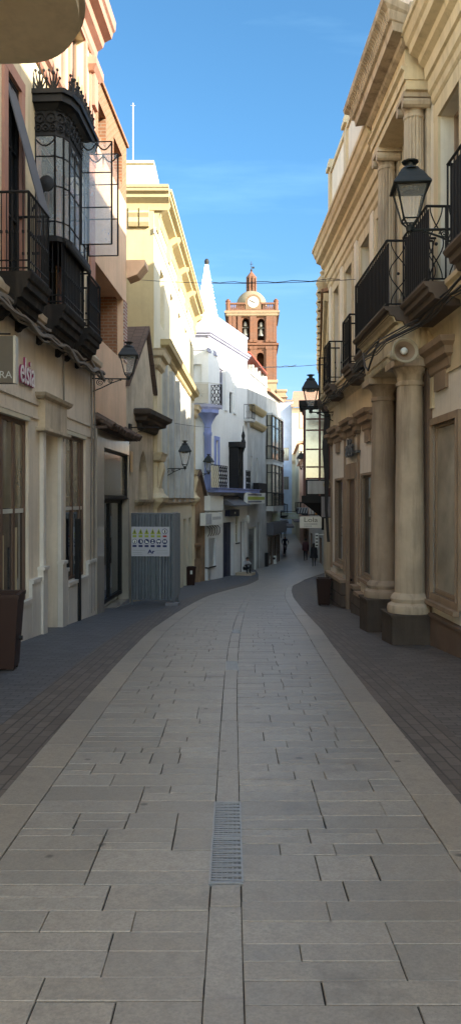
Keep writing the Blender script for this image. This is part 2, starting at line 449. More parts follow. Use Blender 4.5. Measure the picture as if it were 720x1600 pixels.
def strip(name, x0f, x1f, d0, d1, dz, mat, step=1.0, nx=2):
    mb = MB(); n = int((d1 - d0) / step) + 1; rows = []
    for i in range(n + 1):
        d = d0 + (d1 - d0) * i / n
        a, b = x0f(d), x1f(d)
        rows.append([(a + (b - a) * j / (nx - 1), d, gz(d) + dz) for j in range(nx)])
    vs = [p for r in rows for p in r]
    mb.add(vs, [(i * nx + j, i * nx + j + 1, (i + 1) * nx + j + 1, (i + 1) * nx + j) for i in range(n) for j in range(nx - 1)])
    return tag(mb.build(name, mat, None), kind='structure')
strip('ground', lambda d: -320, lambda d: 320, -40, 480, -.06, M['earth'], 2.5, 9)
strip('pavement', lambda d: cen(d) - 9, lambda d: cen(d), -12, 124, 0.0, M['paver_cool'], .7, 7)
strip('pavement', lambda d: cen(d) + .0004, lambda d: cen(d) + 9, -12, 124, 0.0, M['paver_warm'], .7, 7)
strip('road_bed', lambda d: cen(d) - half(d), lambda d: cen(d) + half(d), -12, 124, .006, M['joint'], .5, 5)

strip('paver_band', lambda d: cen(d) - half(d) - .52, lambda d: cen(d) - half(d) + .05, -8, 44, .004, M['paver_band'], .5, 3)
strip('paver_band', lambda d: cen(d) + half(d) - .05, lambda d: cen(d) + half(d) + .40, -8, 40, .004, M['paver_band'], .5, 3)
def slabs():
    rnd = random.Random(21)
    vs, fs, tone = [], [], []
    def slab(t0, t1, d0, d1, warm=0.0, gap=.0035):
        # t in units of -1..1 between the inner lines, warped with the street
        k = rnd.uniform(.72, 1.14)
        if rnd.random() < .12: k *= .82
        w = rnd.uniform(-.5, 1) + warm
        c = (.312 * k * (1 + .035 * w), .287 * k, .250 * k * (1 - .05 * w))
        g1 = rnd.choice([.0010, .0014, .0024, .0032, .0042])
        nd = max(1, int((d1 - d0) / .8))
        b = len(vs)
        h = .016 + rnd.uniform(-.0015, .0015)
        e = .0022
        ds = [d0 + g1 + (d1 - d0 - 2 * g1) * i / nd for i in range(nd + 1)]
        for i, d in enumerate(ds):
            x0 = X(t0, d) + g1; x1 = X(t1, d) - g1; z = gz(d)
            dd = d + (e if i == 0 else -e if i == nd else 0)
            vs.extend([(x0, d, z + h - .0022), (x0 + e, dd, z + h), (x1 - e, dd, z + h), (x1, d, z + h - .0022)])
        for i in range(nd):
            q = b + i * 4
            for j in range(3): fs.append((q + j, q + j + 1, q + j + 5, q + j + 4)); tone.append(c)
        q = b + nd * 4
        # sides
        bb = len(vs)
        ring = [b + i * 4 for i in range(nd + 1)] + [q + 3] + [b + 3 + i * 4 for i in range(nd - 1, -1, -1)]
        fs.append((b, b + 3, b + 2, b + 1)); tone.append(c)
        fs.append((q, q + 1, q + 2, q + 3)); tone.append(c)
        for i in ring: vs.append((vs[i][0], vs[i][1], vs[i][2] - .02))
        m = len(ring)
        for i in range(m): fs.append((ring[i], ring[(i + 1) % m], bb + (i + 1) % m, bb + i)); tone.append(c)
    BORD = .27
    def X(t, d):
        c, h = cen(d), half(d)
        b = BORD * h / 1.4
        if t < -1: return c - h + (t + 2) * b          # -2..-1 : left border
        if t > 1: return c + h - b + (t - 1) * b
        return c + t * (h - b)
    # borders
    for lo, hi in ((-2, -1), (1, 2)):
        d = -4.0 + rnd.random()
        while d < 122:
            l = rnd.uniform(.55, .95) * (1 if d < 50 else 2.5)
            slab(lo, hi, d, d + l, 2.2); d += l
    # channel strip in the middle
    d = -4.0
    CW = .062
    global GRATES
    GRATES = [(3.36, 3.90), (3.90, 4.44), (9.15, 9.85), (13.2, 13.75), (17.9, 18.35), (21.5, 21.9), (26.0, 26.4)]
    gi = 0
    while d < 122:
        l = rnd.uniform(.5, .8)
        nxt = d + l
        if gi < len(GRATES):
            g0, g1 = GRATES[gi]
            if nxt > g0 - .12 and d < g0: nxt = g0
            if d >= g0 - 1e-6: d = g1; gi += 1; continue
        slab(-CW, CW, d, nxt, .2); d = nxt
    # ashlar fields
    for lo, hi in ((-1, -CW), (CW, 1)):
        d = -4.0 + (.13 if lo > 0 else 0)
        while d < 122:
            far = d > 45
            row = rnd.choice([.14, .17, .20, .24, .28]) * (2.2 if far else 1)
            wtot = (hi - lo)
            t = lo
            while t < hi - 1e-6:
                w = rnd.choice([.18, .25, .33, .42, .53]) * (1.5 if far else 1)
                if hi - (t + w) < .18: w = hi - t
                r = rnd.random()
                if not far and r < .34 and row > .19:
                    m = row * rnd.choice([.33, .5, .66])
                    slab(t, t + w, d, d + m)
                    if rnd.random() < .45 and w > .35:
                        q = t + w * rnd.uniform(.35, .65); slab(t, q, d + m, d + row); slab(q, t + w, d + m, d + row)
                    else: slab(t, t + w, d + m, d + row)
                else: slab(t, t + w, d, d + row)
                t += w
            d += row
    me = bpy.data.meshes.new('road')
    me.from_pydata(vs, [], fs); me.materials.append(M['slab'])
    at = me.attributes.new('tone', 'FLOAT_COLOR', 'FACE')
    at.data.foreach_set('color', [x for c in tone for x in (*c, 1)])
    bm = bmesh.new(); bm.from_mesh(me); bmesh.ops.recalc_face_normals(bm, faces=bm.faces); bm.to_mesh(me); bm.free()
    o = bpy.data.objects.new('road', me); COL.objects.link(o); o['kind'] = 'structure'
slabs()

# drain grates in the channel
def grate(i, d0, d1, label):
    h = .0
    w = .076
    x = (cen(d0) + cen(d1)) / 2
    zc = gz((d0 + d1) / 2); sl = (gz(d1) - gz(d0)) / (d1 - d0)
    n = Node('drain_grate', label, 'drain grate', loc=(x, d0, zc + .012), group='drain grates along the street channel')
    L = d1 - d0
    def zz(y): return sl * (y - L / 2)
    fr = MB()
    for a, b, c, e in ((-w, -w + .008, 0, L), (w - .008, w, 0, L), (-w, w, .004, .016), (-w, w, L - .016, L - .004)):
        for_y = [(a, c), (b, c), (b, e), (a, e)]
        fr.loft([(p, q, zz(q) - .03) for p, q in for_y], [(p, q, zz(q) + .008) for p, q in for_y])
    fr.build('grate_frame', M['grate'], n)
    bars = MB()
    k = int(L / .026)
    for j in range(1, k):
        y = L * j / k; sk = .006 * (1 if j % 2 else -1)
        bars.loft([(-w + .008, y - .005, zz(y) - .02), (w - .008, y - .005 + sk, zz(y) - .02), (w - .008, y + .005 + sk, zz(y) - .02), (-w + .008, y + .005, zz(y) - .02)],
                  [(-w + .008, y - .005, zz(y) + .005), (w - .008, y - .005 + sk, zz(y) + .005), (w - .008, y + .005 + sk, zz(y) + .005), (-w + .008, y + .005, zz(y) + .005)])
    for xx in (-.045, -.02, .005, .03, .05):
        bars.loft([(xx - .002, .016, zz(.016) - .025), (xx + .002, .016, zz(.016) - .025), (xx + .002, L - .016, zz(L) - .025), (xx - .002, L - .016, zz(L) - .025)],
                  [(xx - .002, .016, zz(.016) + .001), (xx + .002, .016, zz(.016) + .001), (xx + .002, L - .016, zz(L) + .001), (xx - .002, L - .016, zz(L) + .001)])
    bars.build('grate_bars', M['grate'], n)
    pit = MB(); pit.loft([(-w + .006, .012, zz(0) - .028), (w - .006, .012, zz(0) - .028), (w - .006, L - .012, zz(L) - .028), (-w + .006, L - .012, zz(L) - .028)],
                         [(-w + .006, .012, zz(0) - .023), (w - .006, .012, zz(0) - .023), (w - .006, L - .012, zz(L) - .023), (-w + .006, L - .012, zz(L) - .023)])
    pit.build('grate_pit', M['hole'], n)
GL = ['nearer grey drain grate of the large pair in the paving', 'farther grey drain grate of the large pair in the paving', 'single drain grate alone beyond the large pair', 'small drain grate second beyond the large pair', 'small drain grate level with the corrugated fence', 'tiny drain grate just past the brown bin', 'tiny farthest drain grate in the bending street']
for i, (a, b) in enumerate(GRATES): grate(i, a, b, GL[i])

# ================================================================== facade helpers
def rail(mb, s0, s1, n1, z0, z1, step=.11, n0=0.0, front=True, r=.009, mid=None):
    """balcony railing: two ends and a front, top and bottom rails and thin uprights"""
    def run(a, b):
        L = math.hypot(b[0] - a[0], b[1] - a[1]); k = max(1, round(L / step))
        mb.tube([(a[0], a[1], z1), (b[0], b[1], z1)], .020, 6); mb.tube([(a[0], a[1], z0 + .05), (b[0], b[1], z0 + .05)], .014, 5)
        if mid: mb.tube([(a[0], a[1], z0 + mid), (b[0], b[1], z0 + mid)], .012, 5)
        for i in range(k + 1):
            t = i / k; x = a[0] + (b[0] - a[0]) * t; y = a[1] + (b[1] - a[1]) * t
            mb.tube([(x, y, z0), (x, y, z1)], r if 0 < i < k else .017, 4)
            mb.box(x - r * 1.7, x + r * 1.7, y - r * 1.7, y + r * 1.7, (z0 + z1) / 2 - .02, (z0 + z1) / 2 + .02)
    run((s0, n0), (s0, n1)); run((s1, n0), (s1, n1))
    if front: run((s0, n1), (s1, n1))
def lyre(mb, a, b, z0, z1, k=2, r=.009):
    """wrought iron S scrolls between a and b (s,n)"""
    h = z1 - z0
    mb.tube([(a[0], a[1], z1), (b[0], b[1], z1)], .018, 6); mb.tube([(a[0], a[1], z0 + .04), (b[0], b[1], z0 + .04)], .013, 5)
    for i in range(k + 1):
        t = i / k; x = a[0] + (b[0] - a[0]) * t; y = a[1] + (b[1] - a[1]) * t
        mb.tube([(x, y, z0), (x, y, z1)], .012, 5)
    for i in range(k):
        for sg in (-1, 1):
            pts = []
            for j in range(19):
                u = j / 18; q = (i + .5) / k + sg * .42 / k * math.cos(u * 2 * PI) * (.9 if .2 < u < .8 else .75)
                pts.append((a[0] + (b[0] - a[0]) * q, a[1] + (b[1] - a[1]) * q, z0 + .05 + (h - .07) * u))
            mb.tube(pts, r, 4)
        t = (i + .5) / k; mb.ball((a[0] + (b[0] - a[0]) * t, a[1] + (b[1] - a[1]) * t, z0 + h * .5), .025, 6, 4)
def balcony(nd, fac, s0, s1, proj, zf, hr=1.0, thick=.22, mat='balc', net=False, ends='rail', name='balcony', step=.11, rails=True, corbels=True):
    b = MB()
    t = thick
    prof = [(proj * .5, zf - t), (proj * .6, zf - t * .93), (proj * .64, zf - t * .74), (proj * .78, zf - t * .70), (proj * .82, zf - t * .48), (proj * .92, zf - t * .44), (proj * .94, zf - t * .24), (proj, zf - t * .2), (proj + .03, zf - .02), (proj + .03, zf)]
    b.mould(s0 + .0, s1 - .0, [(n, z) for n, z in prof], ret=False)
    if corbels:
        for x in (s0 + .12, s1 - .12):
            b.pyz([(0, zf - t - .16), (.05, zf - t - .15), (.09, zf - t - .10), (proj * .36, zf - t - .06), (proj * .42, zf - t + .02), (0, zf - t + .02)], x - .07, x + .07)
    bo = b.build(name, M[mat], nd, fac)
    if rails:
        r = MB()
        if ends == 'lyre':
            lyre(r, (s0 + .03, .02), (s0 + .03, proj - .02), zf, zf + hr); lyre(r, (s1 - .03, .02), (s1 - .03, proj - .02), zf, zf + hr)
            L = s1 - s0; k = max(2, round(L / step))
            r.tube([(s0 + .03, proj - .02, zf + hr), (s1 - .03, proj - .02, zf + hr)], .018, 6); r.tube([(s0 + .03, proj - .02, zf + .05), (s1 - .03, proj - .02, zf + .05)], .013, 5)
            for i in range(k + 1): x = s0 + .03 + (L - .06) * i / k; r.tube([(x, proj - .02, zf), (x, proj - .02, zf + hr)], .009, 4)
        else: rail(r, s0 + .03, s1 - .03, proj - .02, zf, zf + hr, step, mid=(.16 if ends == 'rail' else .5))
        r.build('railing', M['iron'], nd, fac, parent=bo)
    if net:
        q = MB(); q.box(s0 + .05, s1 - .05, proj - .062, proj - .052, zf + .02, zf + hr - .03); q.build('screen', M['net'], nd, fac, parent=bo)
    return bo
def window(nd, fac, s0, s1, z0, z1, n=-.16, mat='glass', frame='wood', fw=.06, nx=1, nz=1, sill=None, name='window', proud=.0, sillmat=None):
    p = MB(); p.box(s0, s1, n - .03, n, z0, z1)
    o = p.build(name, M[mat], nd, fac)
    f = MB()
    y0, y1 = n + .002, n + .05 + proud
    f.box(s0, s0 + fw, y0, y1, z0, z1); f.box(s1 - fw, s1, y0, y1, z0, z1)
    f.box(s0 + fw, s1 - fw, y0, y1 - .003, z0, z0 + fw); f.box(s0 + fw, s1 - fw, y0, y1 - .003, z1 - fw, z1)
    for i in range(1, nx): x = s0 + (s1 - s0) * i / nx; f.box(x - fw * .4, x + fw * .4, y0, y1 - .006, z0 + fw, z1 - fw)
    for i in range(1, nz): z = z0 + (z1 - z0) * i / nz; f.box(s0 + fw, s1 - fw, y0, y1 - .010, z - fw * .3, z + fw * .3)
    f.build('frame', M[frame], nd, fac, parent=o)
    if sill:
        q = MB(); q.box(s0 - .06, s1 + .06, n, sill, z0 - .07, z0 - .003); q.build('sill', M[sillmat or 'gstone'], nd, fac, parent=o)
    return o
def rect(s0, s1, z0, z1): return [(s0, z0), (s1, z0), (s1, z1), (s0, z1)]
def door(nd, fac, s0, s1, z0, z1, n=-.2, mat='wood', leaves=2, pan=3):
    p = MB(); p.box(s0, s1, n - .05, n, z0, z1)
    w = (s1 - s0) / leaves
    for i in range(leaves):
        for j in range(pan):
            h = (z1 - z0) / pan
            p.box(s0 + w * i + .07, s0 + w * (i + 1) - .07, n, n + .02, z0 + h * j + .08, z0 + h * (j + 1) - .06)
    o = p.build('door', M[mat], nd, fac)
    k = MB(); k.ball(((s0 + s1) / 2 + .06, n + .05, z0 + 1.05), .03, 8, 5); k.tube([((s0 + s1) / 2 + .06, n, z0 + 1.05), ((s0 + s1) / 2 + .06, n + .05, z0 + 1.05)], .012)
    k.build('handle', M['iron'], nd, fac, parent=o)
    return o
def band(nd, fac, s0, s1, z0, z1, proud, mat, name='band', ret=False):
    m = MB(); m.mould(s0, s1, [(proud * .3, z0), (proud * .35, z0 + (z1 - z0) * .3), (proud * .75, z0 + (z1 - z0) * .45), (proud * .8, z0 + (z1 - z0) * .7), (proud, z0 + (z1 - z0) * .75), (proud, z1)], ret=ret)
    return m.build(name, M[mat], nd, fac)
def solid(nd, fac, s0, s1, z0, z1, depth, mat, n=-.30, name='body'):
    m = MB(); m.box(s0, s1, -depth, n, z0, z1); return m.build(name, M[mat], nd, fac)

# ================================================================== near left: the house with the rounded slab
FZ = Fac((-3.95, -7), (-3.42, 10.4), 'L')
nz_ = Node('corner_house', 'cream house at the near left whose rounded balcony slab hangs overhead', 'house', FZ)
w = MB(); w.wall(rect(0, 17.3, -3, 7.2), [rect(3, 4.6, .2, 2.9), rect(7, 8.6, .2, 2.9), rect(11.5, 13, .2, 2.9), rect(3, 4.4, 3.9, 6), rect(8, 9.4, 3.9, 6)]); w.box(0, 17.3, -7, -.26, -3, 7.2)
w.build('wall', M['cream'], nz_)
for a, b in ((3, 4.6), (7, 8.6), (11.5, 13)): window(nz_, FZ, a, b, .2, 2.9, nx=2, sill=.05)
for a, b in ((3, 4.4), (8, 9.4)): window(nz_, FZ, a, b, 3.9, 6, nx=2, sill=.05)
# the slab: rounded far corner over the street
d1, xr = 8.15, -1.42
sB = FZ.sd(d1); s0 = FZ.sd(2.5)
def nof(x, d):
    s = FZ.sd(d); p = FZ.p0 + FZ.a * s; return (x - p.x) / FZ.o.x
pl = [(s0, -.05), (s0, nof(xr, 2.5))]
rc = 1.0
for i in range(13):
    t = i / 12 * PI / 2
    d = d1 - rc + rc * math.sin(t); x = xr - rc * .72 + rc * .72 * math.cos(t)
    pl.append((FZ.sd(d), nof(x, d)))
pl += [(sB, -.05)]
def off(p, k):
    cx, cy = sum(q[0] for q in p) / len(p), sum(q[1] for q in p) / len(p)
    return [(x + (k if x > cx else -k), y + (k if y > .2 else 0)) for x, y in p]
b = MB(); zs = 6.1
b.pxy(pl, zs, zs + .12); b.pxy(off(pl, .05), zs + .12, zs + .30); b.pxy(off(pl, .02), zs + .302, zs + 1.2)
b.build('balcony', plaster('cream_soffit', (.70, .60, .44), amt=.2), nz_, smooth=True, angle=30)

# ================================================================== A : pink and cream house with iron balconies
FA = Fac((-3.4 + .05 * (8.3 - 11), 8.3), (-3.4 + .05 * (17.3 - 11), 17.3), 'L')
A = Node('pink_house', 'cream house with pink trim, shopfront and three black iron balconies', 'house', FA)
LA = FA.len
Fs, Fz = FA.s, FA.z
def sA(d): return FA.sd(d)
# ground floor
w1 = (sA(9.3), Fs(45)); dn = (Fs(67), Fs(90)); w2 = (Fs(103), Fs(134))
Zt = 2.78
w = MB(); w.wall(rect(0, LA, -3.2, 4.45), [rect(*w1, -.18, Zt), rect(*dn, -1.6, 2.68), rect(*w2, -.12, Zt)], 0, .3)
w.box(0, LA, -8, -.31, -3.2, 4.45)
w.build('wall', M['cream_shop'], A)
b = MB(); b.box(dn[0], dn[1], -.30, -.28, -1.6, 2.68); b.build('niche_panel', M['marble'], A)
b = MB()
for a, c in ((0, w1[0] - .05), (w1[1] + .02, dn[0] - .08), (dn[1] + .08, w2[0] - .02), (w2[1] + .02, LA - .03)):
    if c > a: b.box(a, c, 0, .06, -3, .10); b.box(a - .0, c + .0, 0, .085, .102, .17)
for a, c in (w1, w2): b.box(a, c, 0, .06, -3, -.2); b.box(a, c, 0, .085, -.198, -.13)
b.build('marble_dado', M['marble'], A)
b = MB(); b.box(dn[0] - .28, dn[0] - .02, 0, .10, -3, .28); b.box(dn[1] + .02, dn[1] + .28, 0, .10, -3, .28)
b.box(dn[0] - .30, dn[0], 0, .13, .282, .34); b.box(dn[1], dn[1] + .30, 0, .13, .282, .34)
b.box(dn[0] - .17, dn[0] - .02, 0, .07, .342, 2.66); b.box(dn[1] + .02, dn[1] + .17, 0, .07, .342, 2.66)
b.build('door_jamb', M['marble'], A)
b = MB(); b.box(dn[0] - .25, dn[1] + .25, 0, .12, 2.70, 3.22); b.mould(dn[0] - .25, dn[1] + .25, [(.12, 3.222), (.17, 3.26), (.19, 3.32)]); b.mould(dn[0] - .25, dn[1] + .25, [(.13, 2.66), (.16, 2.68), (.16, 2.73)])
b.build('door_lintel', M['stone_old'], A)
b = MB(); zi = Fz(73, 801); b.box(dn[0] + .03, dn[0] + .45, -.279, -.25, zi - .06, zi + .09); b.build('mailbox', M['black'], A)
b = MB(); b.box(0, LA, 0, .025, 3.10, 3.16); b.box(0, LA, 0, .03, 2.86, 2.90); b.build('string_course', M['cream_shop'], A)
# shop windows
def shopwin(s0, s1, zb, divs):
    p = MB(); p.box(s0, s1, -.12, -.085, zb, Zt); o = p.build('window', M['glass'], A)
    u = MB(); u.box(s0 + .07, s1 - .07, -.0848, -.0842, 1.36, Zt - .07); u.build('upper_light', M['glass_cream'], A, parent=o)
    f = MB(); k = len(divs)
    f.box(s0, s0 + .07, -.084, -.05, zb, Zt); f.box(s1 - .07, s1, -.084, -.05, zb, Zt); f.box(s0 + .07, s1 - .07, -.084, -.054, Zt - .07, Zt); f.box(s0 + .07, s1 - .07, -.084, -.054, zb, zb + .06)
    for x, zz in divs: f.box(x - .05, x + .05, -.084, -.058, zb + .06, Zt - .07)
    f.build('frame', M['wood'], A, parent=o)
    t = MB(); t.box(s0 + .075, s1 - .075, -.083, -.062, 1.28, 1.35); t.build('transom', M['sign_edge'], A, parent=o)
    hd = MB(); hd.box(s0, s1, -.1, .03, Zt - .002, Zt + .07); hd.build('window_head', M['offwhite'], A, parent=o)
shopwin(w1[0], w1[1], -.18, [(Fs(9), 0), (Fs(28), 0)])
b = MB(); b.box(Fs(32), Fs(35), -.0848, -.080, -.05, 1.05); b.build('reflection_strip', M['reflection_cream'], A)  # flush cream strips paint yellowish reflections onto the glass
b = MB(); b.box(Fs(12), Fs(14.5), -.0848, -.080, -.02, .95); b.build('reflection_strip', M['reflection_cream'], A)
shopwin(w2[0], w2[1], -.12, [(w2[0] + .75, 0), (w2[0] + 1.35, 0)])
b = MB(); xs = Fs(119); b.box(xs - .10, xs + .09, .0, .09, -1.6, 1.1); b.build('door_post', M['black'], A)
# cable ledge
b = MB(); b.mould(0, LA, [(.04, 4.28), (.10, 4.32), (.12, 4.42), (.2, 4.47), (.22, 4.56), (.17, 4.58), (.1, 4.70)], ret=False); b.build('ledge', M['stone_old'], A)
cb = MB(); rc_ = random.Random(3)
for j in range(6):
    pts = []; ph = rc_.random() * 6
    for i in range(40):
        s = LA * i / 39
        pts.append((s, .23 + .05 * math.sin(j * 1.3) + .015 * math.sin(s * 3 + ph), 4.24 + .03 * j - .1 * abs(math.sin(s * 1.1 + j * .2)) + .04 * math.sin(s * 5.1 + ph)))
    cb.tube(pts, .02 + .008 * (j % 3), 5)
cb.build('cables', M['cablegrey'], A)
cb = MB()
for q in (Fs(97), Fs(139), Fs(144)):
    cb.tube([(q, .03, 4.4), (q + .02, .04, 3.2), (q, .03, 2.6)] if q < Fs(120) else [(q, .05, 4.4), (q + .03, .06, 3), (q - .02, .05, .6), (q, .05, -1)], .018, 5)
cb.build('downpipe', M['cablegrey'], A)
# upper floors
ZF = 4.8
dA1 = (Fs(9), Fs(30)); dA2 = (sA(13.2), sA(14.3)); dA3 = (sA(14.95), sA(15.75))
u1 = (Fs(64) + .35, Fs(64) + 1.3); u2 = (Fs(110), Fs(131))
ops = [rect(dA1[0], dA1[1], ZF, 7.95), rect(dA2[0], dA2[1], ZF, 7.6), rect(dA3[0], dA3[1], ZF, 7.5), rect(sA(10.9), sA(11.7), 9.4, 11.2), rect(*u1, 9.4, 11.2), rect(*u2, 9.4, 11.3)]
w = MB(); w.wall(rect(0, LA, 4.45, 12.1), ops, 0, .3); w.box(0, LA, -8, -.31, 4.45, 12.1)
w.build('upper_wall', M['cream'], A)
b = MB()
for a, c, zb, zt in ((*dA1, ZF, 7.95), (*dA2, ZF, 7.6), (*dA3, ZF, 7.5), (*u1, 9.4, 11.2), (*u2, 9.4, 11.3), (sA(10.9), sA(11.7), 9.4, 11.2)):
    b.mark(); b.box(a - .17, a - .002, 0, .05, zb, zt); b.box(c + .002, c + .17, 0, .05, zb, zt); b.box(a - .17, c + .17, 0, .053, zt + .002, zt + .19)
b.mark(); b.box(LA - .42, LA, 0, .05, 4.72, 11.3)
b.build_each('window_surround', M['pink'], A)
window(A, FA, dA1[0], dA1[1], ZF, 7.95, -.05, 'hole', 'black', nx=2, nz=3)  # flush near-black pane stands for the unlit depth of the doorway
window(A, FA, dA2[0], dA2[1], ZF, 7.6, -.06, 'glass', 'black', nx=2, nz=3)
window(A, FA, dA3[0], dA3[1], ZF, 7.5, -.06, 'glass', 'black', nx=2, nz=3)
for a, c in (u1, u2, (sA(10.9), sA(11.7))): window(A, FA, a, c, 9.4, 11.2 if a != u2[0] else 11.3, -.2, 'glass', 'woodlt', nx=2, nz=2)
b = MB(); b.mould(0, LA, [(.04, 8.92), (.07, 8.96), (.08, 9.08), (.14, 9.12), (.16, 9.2)], ret=False); b.build('string_course', M['pink'], A)
b = MB(); zc = 11.35
b.mould(0, LA, [(.04, zc), (.08, zc + .06), (.1, zc + .22), (.22, zc + .3), (.26, zc + .42), (.42, zc + .5), (.45, zc + .62), (.5, zc + .66), (.52, zc + .85)], ret=False); b.box(0, LA + .15, -8, .3, zc + .852, zc + 1.1)
b.build('cornice', M['pink'], A)
b = MB(); b.box(LA - .36, LA - .02, .0, .12, 10.2, 11.3); b.mould(LA - .36, LA - .02, [(.12, 10.9), (.2, 11.0), (.2, 11.15)]); b.build('corner_pier', M['pink'], A)
# balconies
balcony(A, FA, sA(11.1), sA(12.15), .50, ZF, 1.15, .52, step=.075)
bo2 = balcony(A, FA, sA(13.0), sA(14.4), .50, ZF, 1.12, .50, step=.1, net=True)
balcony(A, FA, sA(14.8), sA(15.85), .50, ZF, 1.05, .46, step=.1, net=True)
# shade cloth and rolled blind in the first balcony door
b = MB(); z0 = 5.7
b.add([(dA1[0] + .02, -.05, 8.0), (dA1[1] - .05, -.05, 8.0), (dA1[1] + .3, .42, 6.05), (dA1[0] + .35, .42, 6.05), (dA1[0] + .02, -.07, 8.0), (dA1[1] - .05, -.07, 8.0), (dA1[1] + .3, .40, 6.05), (dA1[0] + .35, .40, 6.05)],
      [(0, 1, 2, 3), (7, 6, 5, 4), (0, 4, 5, 1), (1, 5, 6, 2), (2, 6, 7, 3), (3, 7, 4, 0)])
b.build('door_awning', M['awning'], A)
b = MB(); c = FA.w(sA(12.5), .30, 6.66); b.lathe(0, 0, [(.02, 0), (.13, .02), (.13, .06), (.03, .09)], 14)
pts = b.v; b.v = [(sA(12.75) - v[2], .28 + v[0], 6.72 + v[1]) for v in pts]
b.tube([(sA(12.8), 0, 6.3), (sA(12.75), .28, 6.7)], .02); b.build('dish_antenna', M['iron'], A)

# glazed iron bay over the middle balcony
s0, s1 = sA(13.0), sA(14.65); pr = .5
zb, zt, ztop = 5.95, 7.65, 8.35
plan = [(s0, 0), (s0, .34), (s0 + .10, .46), (s0 + .25, .52), (s1 - .1, .52), (s1, .45), (s1, 0)]
g = MB(); frm = MB()
posts = []
for i in range(len(plan) - 1):
    a, c = plan[i], plan[i + 1]
    L = math.hypot(c[0] - a[0], c[1] - a[1])
    if 3 == i:
        ks = [0, .28, .56, .83, 1.0]
    else: ks = [0, 1]
    for k in ks: posts.append((a[0] + (c[0] - a[0]) * k, a[1] + (c[1] - a[1]) * k))
    g.add([(a[0], a[1], zb), (c[0], c[1], zb), (c[0], c[1], zt), (a[0], a[1], zt)], [(0, 1, 2, 3)])
    for z in (zb, zb + .25, zb + .85, zt - .35, zt): frm.tube([(a[0], a[1], z), (c[0], c[1], z)], .014, 4)
for p in posts: frm.tube([(p[0], p[1], zb - .02), (p[0], p[1], zt)], .018, 5)
bay = MB()
def grow(k): return [(x + (-k if i <= 1 else -k * .7 if i == 2 else 0 if i == 3 else k * .6 if i == 4 else k), max(0, y + (k if 0 < i < 6 else 0))) for i, (x, y) in enumerate(plan)]
bay.pxy(grow(.01), zt, zt + .42)
bay.loft([(x, y, zt + .42) for x, y in grow(.02)], [(x, y, ztop - .2) for x, y in grow(.10)])
bay.pxy(grow(.16), ztop - .2, ztop - .08); bay.pxy(grow(.2), ztop - .078, ztop)
bay.loft([(x, y, ztop + .002) for x, y in grow(.1)], [(x, y, ztop + .16) for x, y in grow(-.12)])
bb_ = MB(); bb_.pxy(grow(.05), zb - .10, zb - .02)
va = MB()
for k in range(26):          # scalloped valance under the glass
    t = k / 25; 
    x = s0 + (s1 - s0) * t; va.lathe(x, .54, [(.001, zb - .2), (.03, zb - .16), (.04, zb - .10)], 6)
bo = bay.build('bay_window', M['iron'], A)
va.build('valance', M['iron'], A, parent=bo); bb_.build('bay_base', M['iron'], A, parent=bo); frm.build('frame', M['iron'], A, parent=bo); g.build('glazing', M['pane'], A, parent=bo, fix=False)
# lace of swags on the band and the crest of palmettes
cr = MB()
def swags(mb, a, c, z, w=.30, drop=.12, n=.0):
    L = math.hypot(c[0] - a[0], c[1] - a[1]); k = max(1, round(L / w))
    for i in range(k):
        pts = []
        for j in range(9):
            t = (i + j / 8) / k; pts.append((a[0] + (c[0] - a[0]) * t, a[1] + (c[1] - a[1]) * t + n, z - drop * math.sin(j / 8 * PI)))
        mb.tube(pts, .013, 4)
        t = i / k; mb.tube([(a[0] + (c[0] - a[0]) * t, a[1] + (c[1] - a[1]) * t + n, z), (a[0] + (c[0] - a[0]) * t, a[1] + (c[1] - a[1]) * t + n, z - drop * 1.8)], .02, 5, r2=.004)
for i in range(len(plan) - 1):
    if math.dist(plan[i], plan[i + 1]) > .2: cr.mark(); swags(cr, plan[i], plan[i + 1], zt - .05, n=.0 if i == 0 else .02)
cr.build_each('glass_swags', M['iron'], A, parent=bo); cr = MB()
gp = grow(.12)
for i in range(len(gp) - 1):
    a, c = gp[i], gp[i + 1]; L = math.dist(a, c)
    if L < .2: continue
    k = max(1, round(L / .3)); cr.mark()
    for q in range(k):
        t = (q + .5) / k; x = a[0] + (c[0] - a[0]) * t; y = a[1] + (c[1] - a[1]) * t
        ux, uy = (c[0] - a[0]) / L, (c[1] - a[1]) / L
        for fx, hh in ((-.11, .20), (-.07, .34), (.07, .34), (.11, .20)):
            P_ = [(x + ux * fx * u * (1.5 - .5 * u), y + uy * fx * u * (1.5 - .5 * u), ztop + hh * u) for u in (0, .35, .7, 1)]
            cr.tube(P_, .022, 5, r2=.008); cr.ball(P_[-1], .026, 6, 4)
        cr.ball((x, y, ztop + .3), .035, 6, 4)
        cr.tube([(x, y, ztop), (x, y, ztop + .50)], .028, 5, r2=.004)
        t2 = q / k; cr.tube([(a[0] + (c[0] - a[0]) * t2, a[1] + (c[1] - a[1]) * t2, ztop), (a[0] + (c[0] - a[0]) * t2, a[1] + (c[1] - a[1]) * t2, ztop + .34)], .022, 5, r2=.003)
fl = MB()
gb_ = grow(.03)
for i in range(len(gb_) - 1):
    a, c = gb_[i], gb_[i + 1]; L = math.dist(a, c)
    if L < .15: continue
    fl.mark()
    ux, uy = (c[0] - a[0]) / L, (c[1] - a[1]) / L
    for r_, zz, st in ((.055, zt + .12, .13), (.085, zt + .29, .20), (.05, zt + .47, .13)):
        k = max(1, round(L / st))
        for q in range(k):
            t = (q + .5) * L / k; x, y = a[0] + ux * t, a[1] + uy * t
            fl.tube([(x + ux * r_ * math.cos(w_), y + uy * r_ * math.cos(w_), zz + r_ * math.sin(w_)) for w_ in [m * 2 * PI / 8 for m in range(8)]], .014, 4, close=True)
            fl.ball((x, y, zz), .022, 5, 4)
fl.build_each('filigree', M['iron'], A, parent=bo)
cr.build_each('crest', M['iron'], A, parent=bo)
